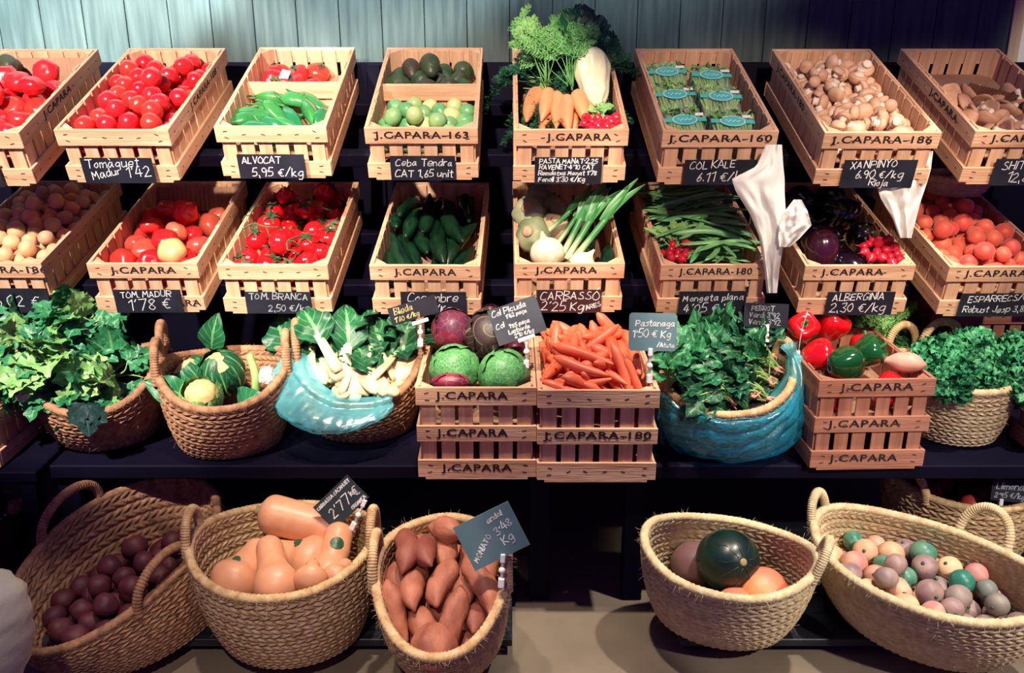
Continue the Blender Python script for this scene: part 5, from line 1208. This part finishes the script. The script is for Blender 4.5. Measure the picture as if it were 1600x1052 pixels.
DOT=data('stem_dimple',[ball(.0045,.6,0,nu=8,nv=6,dim=0)],mat('dimple',(60,90,80)))
for k,(a,b) in enumerate((('pink',0),('yellow',1),('green',2),('mauve',3))): pass
rng=np.random.default_rng(303); items=[([0],[.030*s],(rng.uniform(-.2,.2),rng.uniform(-.16,.02),.14+.1*rng.random()),(1,0,0)) for s in rng.uniform(.9,1.15,62)]
for i,(c,d) in enumerate(pack(items,B.bound(.09),150,3,303)):
    k=int(rng.integers(7)); nm=('pink','yellow','green','mauve','pink','mauve','yellow')[k]
    thing('round_fruit','smooth %s round fruit heaped in the large pale basket'%nm,'fruit',FR[k],B.M@T(c)@rotrand(rng)@Sc(items[i][1][0]/.03),'%s round fruit in the large basket'%nm,parts=[('stem_dimple',DOT,None,None,T(0,0,.0265))])
B=BK['redfruit']
pile('red_fruit','red round fruit in the basket at the right edge','fruit','red fruit in the basket at the right edge',B.M,[data('red_fruit',[ball(.036,.9,0,dim=.1)],mat('dull_red_fruit',(150,44,50),(186,66,62),.4,12))],20,.036,B.bound(.11),(-.1,.1,-.1,.05),304)

# ------------------------------------------------------------------ signs on clips
def face(px,py,y,ang,back=-14,yaw=0): return T(at(px,py,y=y))@R('Z',math.radians(yaw))@R('X',math.radians(back))@R('Y',math.radians(-ang))
sign('small black board Bleda on a clip above the chard',[('Bleda',.016,.014,.026),("1'60 €/kg",.012,.010,.007)],.130,.048,face(646,485,2.33,17),SLATE,CHALKY,(.008,-.034,.045,17),bar=True,group=None)
sign('grey tilted board Col Picuda above the cabbage crate',[('Col Picuda',.015,.008,.074),("1'42 peça",.0095,.040,.060),('Col',.014,.008,.042),("1'85 peça",.0095,.040,.034),('Lombarda',.0095,.034,.020),("2'10 €/kg",.009,.045,.007)],.128,.094,face(808,501,2.22,19),SLATEG2,CHALK,(.008,-.05,.055,19),group=None,bar=True)
sign('pale grey rounded board Pastanaga above the carrots',[('Pastanaga',.022,.016,.062),("1'50 € Kg",.018,.008,.034),('/Atata',.011,.070,.010)],.118,.094,face(1020,519,2.16,-1),SLATEG,CHALK,(-.005,-.05,.055,0),group=None,round_=.009)
sign('black board PEBROT with two prices above the spinach',[('PEBROT',.012,.02,.046),("Verd: 3'92",.014,.014,.027),("Verm: 3'92",.014,.014,.008)],.122,.066,face(1197,493,2.42,-2),SLATE,CHALKD,(.004,-.035,.03,0),group=None)
sign('dark tilted board CARBASSA above the butternut squashes',[('CARBASSA CACAHUET',.0135,.004,.064),("2'77 €",.026,.018,.022),('kg',.014,.092,.034),('ORGANICA',.009,.07,.006)],.122,.080,face(533,785,2.08,44),mat('dark_green_board',(34,46,52),(46,60,66),.5,10),CHALK,(.04,-.042,.055,70),group=None)
sign('grey blue tilted board MONIATO above the sweet potatoes',[('MONIATO',.0125,.014,.014,38),('andal',.012,.074,.084,8),("3'48",.018,.080,.050,14),('Kg',.019,.086,.024,14)],.136,.110,face(768,838,1.79,26.5),SLATEG,CHALK,(.0,-.056,.045,30),group=None)
sign('black board with white writing at the right edge, behind fruit',[('Llimona',.018,.012,.034),("2'95 €/kg",.014,.01,.01)],.15,.062,face(1592,768,2.24,-6),SLATE,CHALKD,(-.045,-.035,.05,0),group=None)
mb=MB(); put(mb,tubeP([(0,0,0),(.002,0,.05),(.012,0,.11)],.0012,.0012,5,4),Matrix()); put(mb,tubeP([(0,0,-.02),(0,0,0)],.006,.004,8,2),Matrix()); mb.box(-.012,.012,-.008,.008,-.035,-.015,0,None,.002)
thing('sign_clip','loose white plastic clip hanging on a string by the red pepper','clip',mb.build('sign_clip',CLIP),T(at(1248,548,y=2.33)))

# ------------------------------------------------------------------ plastic bags
BLUE=film('blue_plastic',(70,206,244),.27,.2,(170,238,255),.25)
BLUE2=film('blue_green_plastic',(120,220,232),.44,.25,(208,248,250),.25)
WHT=film('white_plastic_film',(246,246,240),.93,.3,(255,255,255),.25)
def drape(B,u0,u1,vend,off,inn=.05,nu=90,nv=34,seed=0,wr=.006):
    """film hung over a basket's rim: from inside, over the rim, down the outside to v=vend(k)"""
    us=np.linspace(u0,u1,nu); V=[]
    for j in range(nv):
        t=j/(nv-1)
        for i,u in enumerate(us):
            k=i/(nu-1); ua=np.array([u]); p1=B.S(ua,np.ones(1))[0]; n=B.N(ua,np.array([.9]))[0]
            if t<.2: q=1-t/.2; p=p1-np.array((n[0],n[1],0))*(.028+.02*q)+np.array((0,0,.012-inn*q))
            elif t<.35: q=(t-.2)/.15*PI; nn=np.array((n[0],n[1],0)); p=p1-nn*.028*math.cos(q)*1.0+np.array((0,0,.012+.012*math.sin(q)))
            else:
                q=(t-.35)/.65; v=1-(1-vend(k))*q; p=B.S(ua,np.array([v]))[0]; n2=B.N(ua,np.array([min(v,.98)]))[0]; p=p+n2*(.020+off(k,q))+np.array((0,0,.010*(1-q)))
            w=mnoise.noise(Vector((u*6+seed,t*3,seed)))*1.0+.6*mnoise.noise(Vector((u*16,t*5,seed+3)))+.5*mnoise.noise(Vector((u*9+t*14,t*7-u*5,seed+9)))+.35*mnoise.noise(Vector((u*30+t*20,t*16,seed)))
            V.append(p+n*wr*w*(.5+t))
    return np.array(V),gridF(nv,nu)
B=BK['spinach']; mb=MB()
def spin_bag():
    nu,nv=230,80; V=[]
    for j in range(nv):
        t=j/(nv-1)
        for i in range(nu):
            k=i/(nu-1); u=-PI*.90+PI*1.02*k; ua=np.array([u]); p1=B.S(ua,np.ones(1))[0]; n=B.N(ua,np.array([.9]))[0]; nh=np.array((n[0],n[1],0)); top=.93+.10*mnoise.noise(Vector((u*2.2,4,0)))+.10*max(0,k-.6)
            if t<.12: q=t/.12; p=B.S(ua,np.array([min(1,top)]))[0]+n*(.010+.008*q)+np.array((0,0,.02*(1-q)*max(0,top-.85)*4))
            else:
                q=(t-.12)/.88; v=top*(1-q)+.015*q; p=B.S(ua,np.array([max(.012,min(1,v))]))[0]; n=B.N(ua,np.array([min(max(v,.02),.98)]))[0]
                sag=.030*math.sin(PI*q**1.3)*(.35+.65*k)+.055*max(0,k-.45)*math.sin(PI*q**.8); p=p+n*(.018+sag)
            ky=(p1[0]-.2)*0+u-.35; phi=math.atan2(t*1.1+.12,-ky*.55); fold=abs(math.sin(phi*17+2.2*mnoise.noise(Vector((u*1.6,t*2.2,3)))))**.5-.6
            w=fold*.010*(.5+k)+.004*mnoise.noise(Vector((u*5+t*6,t*5-u*3,5)))+.0012*mnoise.noise(Vector((u*26,t*22,8)))
            V.append(p+n*w)
    return np.array(V),gridF(nv,nu)
mb.add(*spin_bag())
bb=thing('blue_plastic_bag','translucent blue plastic bag around the spinach basket, knotted at right','plastic bag',None,B.M)
new('bag_body',mb.build('bag_body',BLUE),bb)
Mi=B.M.inverted(); w0=[Mi@at(px,py,y=y) for px,py,y in ((1228,640,2.30),(1243,612,2.30),(1247,585,2.31),(1241,562,2.32),(1236,550,2.32),(1233,540,2.32))]
pp=catmull([tuple(v) for v in w0],6); rr=np.interp(np.linspace(0,1,len(pp)),[0,.25,.5,.72,.82,1],[.055,.043,.026,.011,.012,.022]); V,F,_=loft(pp,rr,40,lambda ph,t:1+.10*np.sin(9*ph+3*t)+.07*np.sin(17*ph+9*t),caps=False)
mb=MB(); mb.add(V,F); new('gathered_neck',mb.build('gathered_neck',BLUE2),bb,None,'gathered twist of the bag')
B=BK['chard']; bb=thing('blue_plastic_bag','pale blue plastic bag hanging over the chard basket front','plastic bag',None,B.M)
mb=MB(); mb.add(*drape(B,-PI*.99,-PI*.36,lambda k:.98-.30*math.sin(PI*k**.55)**.9,lambda k,q:(.075*math.sin(PI*q*.8)*math.sin(PI*k**.7)**.7+.010*q),inn=.03,seed=7,wr=.0045,nu=130,nv=40)); new('front_fold',mb.build('front_fold',BLUE2),bb)
mb=MB(); n=12; m_=16; V=[]
for j in range(m_):
    t=j/(m_-1); c=Mi@Vector((0,0,0))
    for i in range(n):
        s=i/(n-1)*2-1; a=at(612+22*s*(1-.3*t)+14*t,535+75*t+10*abs(s),y=2.42-.02*math.cos(s*3)+.012*math.sin(s*9+t*4)); V.append(tuple(B.M.inverted()@a))
mb.add(V,gridF(m_,n)); new('rear_fold',mb.build('rear_fold',BLUE2),bb)
def hung_bag(label,rows,y,seed,amp=.012):
    rng=np.random.default_rng(seed); mb=MB(); n=36; m_=40; R_=np.array(rows,float); py=np.linspace(R_[0,0],R_[-1,0],m_); xl=np.interp(py,R_[:,0],R_[:,1]); xr=np.interp(py,R_[:,0],R_[:,2])
    for side in (0,1):
        V=[]
        for j in range(m_):
            for i in range(n):
                s=i/(n-1); px=xl[j]+(xr[j]-xl[j])*s; q=j/(m_-1)
                yy=y+(side*2-1)*(.004+.016*math.sin(PI*s)*min(1,q*3))+amp*math.sin(s*11+seed+2*mnoise.noise(Vector((s*2,q*3,seed))))*(.3+q)*.7+.006*mnoise.noise(Vector((s*6,q*8,seed+side)))
                V.append(tuple(at(px,py[j],y=yy)))
        mb.add(V,gridF(m_,n) if side==0 else [f[::-1] for f in gridF(m_,n)])
    c=np.concatenate(mb.V).mean(0); me=mb.build('white_plastic_bag',WHT); me.transform(Matrix.Translation(-Vector(c))); return thing('white_plastic_bag',label,'plastic bag',me,T(Vector(c)))
hung_bag('white plastic bag hanging between the kale and mushroom crates',[(226,1197,1222),(260,1182,1224),(280,1143,1226),(300,1150,1226),(335,1172,1228),(370,1186,1226),(420,1194,1218),(458,1198,1214)],2.40,3)
hung_bag('loose flared end of a white bag beside the aubergine crate',[(312,1240,1252),(330,1226,1262),(352,1218,1268),(372,1216,1250),(386,1218,1234)],2.37,5)
hung_bag('white plastic bag hanging right of the aubergine crate',[(236,1442,1458),(262,1412,1455),(284,1368,1449),(310,1376,1440),(340,1394,1432),(372,1406,1424)],2.46,4)

# ------------------------------------------------------------------ odds and ends at the edges
mb=MB(); mb.box(1.42,1.535,2.97,3.045,SHELF+.0005,.64,0,None,.003); me=mb.build('carton',mat('pale_carton',(180,172,166),(200,192,184),.7,6)); me.transform(T(-1.48,-3.03,-SHELF)); thing('carton','pale grey carton standing at the back right of the shelf','box',me,T(1.48,3.03,SHELF))
WB=Basket((KM[7]@Vector((.05,.17,.165))),.07,.06,.10,.085,.05,lift=0,handles=(),seed=20); WB.build('shallow woven tray resting on the red apricots, right edge',STRAWL,None,fuzz=0)
MAROON=mat('maroon_cloth',(60,18,32),(84,28,44),.85,12,bump=.2)
V=[];n=40
for j in range(9):
    t=j/8; 
    for i in range(n):
        ph=2*PI*i/n; c,s=math.cos(ph),math.sin(ph); e=.55; k=.92+.08*math.sin(PI*t); V.append((math.copysign(abs(c)**e,c)*.24*k,math.copysign(abs(s)**e,s)*.11*k+.006*math.sin(5*ph+3*t),t*.14))
bagM=T(at(-95,842,y=2.36).x,2.36,.0505)
mb=MB(); mb.add(V,gridF(9,n,True)+[tuple(range(n))[::-1]]); bag=thing('cloth_bag','dark maroon cloth bag with pale stitching at the left edge','bag',None,bagM)
new('body',mb.build('body',MAROON),bag)
mb=MB()
for i in range(n):
    a,b=np.array(V[8*n+i]),np.array(V[8*n+(i+1)%n]); put(mb,loft([a,b],.007,6),Matrix())
new('hem',mb.build('hem',mat('black_hem',(14,12,20),None,.7)),bag)
hem=mb; 
for i in range(0,n):
    mb=MB(); a,b=np.array(V[8*n+i]),np.array(V[8*n+(i+1)%n]); d=np.array((0,0,.0066)); mid=(a+b)/2; h=(b-a)*.26; put(mb,loft([mid-h+d,mid+h+d],.0022,5),Matrix())
    if a[1]<.05: new('stitch',mb.build('stitch',CHALK),bag,None,'pale stitch')
pile('beetroot','muddy dark root inside the maroon cloth bag','vegetable','roots in the maroon bag',bagM,[data('beetroot',[ball(.035,.95,0,amp=.004,seed=9)],BEET)],16,.036,box_bound(-.2,.2,-.085,.085,.01),(-.15,.15,-.05,.05),305)
thing('sweet_potato','pink sweet potato end sticking up at the left edge','sweet potato',SWP[3],T(at(27,790,y=2.37))@frame((.75,.2,.6))@Sc(.62))
# ------------------------------------------------------------------ crouching person, only a knee reaches into the picture
def skin(name,J,E,m,sub=2,root=0):
    """J: (x,y,z,rx,ry) joints; E edges; body grown with a Skin modifier and made one continuous mesh"""
    me=D.meshes.new(name); me.from_pydata([j[:3] for j in J],E,[]); o=D.objects.new(name,me); C.objects.link(o)
    md=o.modifiers.new('s','SKIN'); md.use_smooth_shade=True
    for i,v in enumerate(me.skin_vertices[0].data): v.radius=(J[i][3],J[i][4]); v.use_root=(i==root)
    sb=o.modifiers.new('u','SUBSURF'); sb.levels=sub; sb.render_levels=sub
    bpy.context.view_layer.update(); r=D.meshes.new_from_object(o.evaluated_get(bpy.context.evaluated_depsgraph_get())); D.objects.remove(o); r.name=name
    r.materials.clear(); r.materials.append(m)
    for p in r.polygons: p.use_smooth=True
    return r
SKINM=mat('skin',(206,150,122),(222,170,142),.5,12,sss=.1)
CREAM=mat('cream_cloth',(206,196,168),(226,216,190),.85,8,bump=.15,bscale=180)
J=[(-1.47,1.40,.36,.13,.11),(-1.46,1.40,.52,.12,.10),(-1.43,1.40,.70,.135,.10),(-1.40,1.40,.86,.12,.085),(-1.38,1.40,.95,.05,.05),(-1.355,1.40,1.03,.075,.085),(-1.34,1.40,1.13,.082,.092),(-1.345,1.40,1.20,.05,.06),
   (-1.41,1.58,.86,.052,.05),(-1.47,1.63,.66,.042,.042),(-1.31,1.60,.54,.033,.033),(-1.24,1.585,.525,.036,.016),
   (-1.41,1.22,.86,.052,.05),(-1.47,1.17,.66,.042,.042),(-1.31,1.19,.54,.033,.033),(-1.24,1.2,.525,.036,.016),
   (-1.40,1.46,.40,.085,.085),(-.975,1.50,.50,.055,.055),(-1.14,1.49,.12,.042,.042),(-1.02,1.50,.055,.035,.03),
   (-1.40,1.32,.38,.085,.085),(-1.05,1.24,.48,.058,.058),(-1.16,1.25,.12,.042,.042),(-1.04,1.24,.055,.035,.03)]
E=[(0,1),(1,2),(2,3),(3,4),(4,5),(5,6),(6,7),(3,8),(8,9),(9,10),(10,11),(3,12),(12,13),(13,14),(14,15),(0,16),(16,17),(17,18),(18,19),(0,20),(20,21),(21,22),(22,23)]
for hy,sg in ((11,1),(15,-1)):
    b=J[hy]
    for k in range(4):
        i=len(J); x0=b[0]+.035; y0=b[1]+(k-1.5)*.019*sg; l=(.026,.032,.030,.022)[k]
        J+=[(x0,y0,b[2]-.004,.009,.009),(x0+l,y0+(k-1.5)*.003*sg,b[2]-.012,.0085,.0085),(x0+l*1.7,y0+(k-1.5)*.004*sg,b[2]-.032,.0075,.0075)]; E+=[(hy,i),(i,i+1),(i+1,i+2)]
    i=len(J); J+=[(b[0]-.005,b[1]-.035*sg,b[2]-.006,.011,.011),(b[0]+.022,b[1]-.052*sg,b[2]-.016,.009,.009)]; E+=[(hy,i),(i,i+1)]
pers=thing('person','person in cream trousers crouching at the left edge, knee showing','person',skin('person',J,E,SKINM))
LEG=[(-1.47,1.40,.36,.15,.13),(-1.40,1.47,.41,.105,.105),(-1.22,1.49,.47,.095,.095),(-.975,1.50,.515,.078,.080),(-1.0,1.50,.42,.084,.084),(-1.07,1.495,.28,.075,.075),(-1.145,1.49,.13,.066,.066),(-1.40,1.32,.39,.105,.105),(-1.22,1.28,.45,.095,.095),(-1.05,1.24,.49,.078,.078),(-1.08,1.24,.38,.08,.08),(-1.12,1.245,.26,.072,.072),(-1.165,1.25,.13,.064,.064)]
me=skin('trousers',LEG,[(0,1),(1,2),(2,3),(3,4),(4,5),(5,6),(0,7),(7,8),(8,9),(9,10),(10,11),(11,12)],CREAM,3)
V=np.zeros(len(me.vertices)*3); me.vertices.foreach_get('co',V); V=V.reshape(-1,3); Nn=np.zeros(len(V)*3); me.vertices.foreach_get('normal',Nn); Nn=Nn.reshape(-1,3)
for i,v in enumerate(V):
    d=np.linalg.norm(v-np.array((-1.0,1.46,.50))); a=math.atan2(v[2]-.47,v[0]+1.06); V[i]=v+Nn[i]*(.006*math.sin(a*16+v[1]*30)*math.exp(-d*5)+.005*mnoise.noise(Vector(v*14)))
me.vertices.foreach_set('co',V.ravel()); me.update(); new('trousers',me,pers,None,'cream trousers with folds at the knee')
new('shirt',skin('shirt',[(-1.47,1.40,.40,.15,.125),(-1.46,1.40,.54,.135,.115),(-1.43,1.40,.70,.15,.115),(-1.40,1.40,.87,.13,.095),(-1.41,1.585,.86,.062,.06),(-1.45,1.62,.74,.058,.058),(-1.41,1.215,.86,.062,.06),(-1.45,1.18,.74,.058,.058)],[(0,1),(1,2),(2,3),(3,4),(4,5),(3,6),(6,7)],mat('shirt_cloth',(200,196,180),(216,212,198),.85,10)),pers)
new('hair',data('hair',[(xf(ball(.1,1.0,0,nu=24,nv=14,dim=0)[0],Sc(.98,1.0,1.05)),[f for f in ball(.1,1,0,nu=24,nv=14)[1]])],mat('dark_hair',(30,22,20),(50,36,30),.6,30,(1,1,.2))),pers,T(-1.372,1.40,1.155))
for sg in (-1,1): new('eye',data('eye',[ball(.011,1,0,nu=12,nv=8,dim=0)],mat('eye_dark',(24,18,16),None,.2)),pers,T(-1.265,1.40+sg*.032,1.105))
new('nose',data('nose',[(xf(ball(.014,1,0,nu=12,nv=8,dim=0)[0],Sc(1.2,.8,1.5)),ball(.014,1,0,nu=12,nv=8)[1])],SKINM),pers,T(-1.258,1.40,1.075))
new('mouth',data('mouth',[(xf(ball(.016,1,0,nu=12,nv=8,dim=0)[0],Sc(.4,1.4,.4)),ball(.016,1,0,nu=12,nv=8)[1])],mat('lips',(170,90,84))),pers,T(-1.272,1.40,1.042))
for sg in (-1,1): new('ear',data('ear',[(xf(ball(.026,1,0,nu=12,nv=8,dim=0)[0],Sc(.7,.35,1.2)),ball(.026,1,0,nu=12,nv=8)[1])],SKINM),pers,T(-1.345,1.40+sg*.09,1.09))
for (x,y) in ((-1.05,1.5),(-1.07,1.24)):
    new('shoe',data('shoe',[stickloft(.27,[.004,.036,.046,.044,.046,.05,.044,.004],0,16,20,lambda ph,t:np.where(np.sin(ph)<-.2,.8,1))],mat('pale_blue_shoe',(150,176,184),(172,196,200),.6,20)),pers,T(x,y,.045)@R('Z',-PI/2))
# ------------------------------------------------------------------ light
w=D.worlds.new('World'); bpy.context.scene.world=w; w.use_nodes=True
bg=w.node_tree.nodes['Background']; bg.inputs['Color'].default_value=(.25,.11,.80,1); bg.inputs['Strength'].default_value=.25
def spot(name,loc,aim,power,size,blend,col,r=.04):
    l=D.lights.new(name,'SPOT'); l.energy=power; l.spot_size=math.radians(size); l.spot_blend=blend; l.color=col; l.shadow_soft_size=r
    o=D.objects.new(name,l); C.objects.link(o); o.location=loc
    o.rotation_euler=(Vector(aim)-Vector(loc)).to_track_quat('-Z','Y').to_euler(); return o
WARM=(1,.83,.66)
spot('spot_lamp',(-1.45,.7,2.62),(-1.12,2.62,1.07),640,38,.3,(1,.87,.75))
spot('spot_lamp',(-.35,.65,2.62),(-.3,2.62,1.08),450,33,.35,WARM)
spot('spot_lamp',(.75,.5,2.4),(.74,2.55,1.04),205,32,.4,(1,.79,.6))
spot('spot_lamp',(1.5,.6,2.4),(1.38,2.55,1.04),140,30,.4,(1,.79,.6))
spot('spot_lamp',(-1.5,1.8,3.05),(-1.45,3.14,2.36),1500,51,.12,(.84,.97,.98))
spot('spot_lamp',(.0,1.8,3.05),(.25,3.14,2.36),260,51,.5,(.84,.97,.98))
spot('spot_lamp',(-.75,1.8,3.05),(-.6,3.14,2.36),800,51,.2,(.84,.97,.98))
spot('spot_lamp',(2.5,2.3,2.3),(2.02,3.14,1.55),70,32,.4,(1,.95,.85))  # added for the white wall, stands in for light from an adjoining room
spot('spot_lamp',(-.1,1.75,3.0),(.0,2.1,.4),230,32,.4,WARM)
spot('spot_lamp',(1.15,1.72,3.0),(.95,2.0,.2),310,40,.35,(1,.9,.76))
spot('spot_lamp',(-.6,1.6,3.0),(-.45,1.95,.2),150,30,.4,WARM)
spot('spot_lamp',(-.5,.3,2.3),(-1.02,1.5,.55),60,12,.5,(1,.9,.76))  # narrow fill added to brighten the crouching knee
spot('spot_lamp',(1.7,.2,2.3),(1.05,1.95,.15),260,24,.4,(1,.9,.76))
spot('spot_lamp',(-.35,.1,2.3),(-.45,1.85,.12),120,22,.5,WARM)  # frontal fill added for the squash and sweet potato basket fronts
sc=bpy.context.scene
sc.view_settings.view_transform='Standard'; sc.view_settings.look='None'; sc.view_settings.gamma=1; sc.view_settings.exposure=0
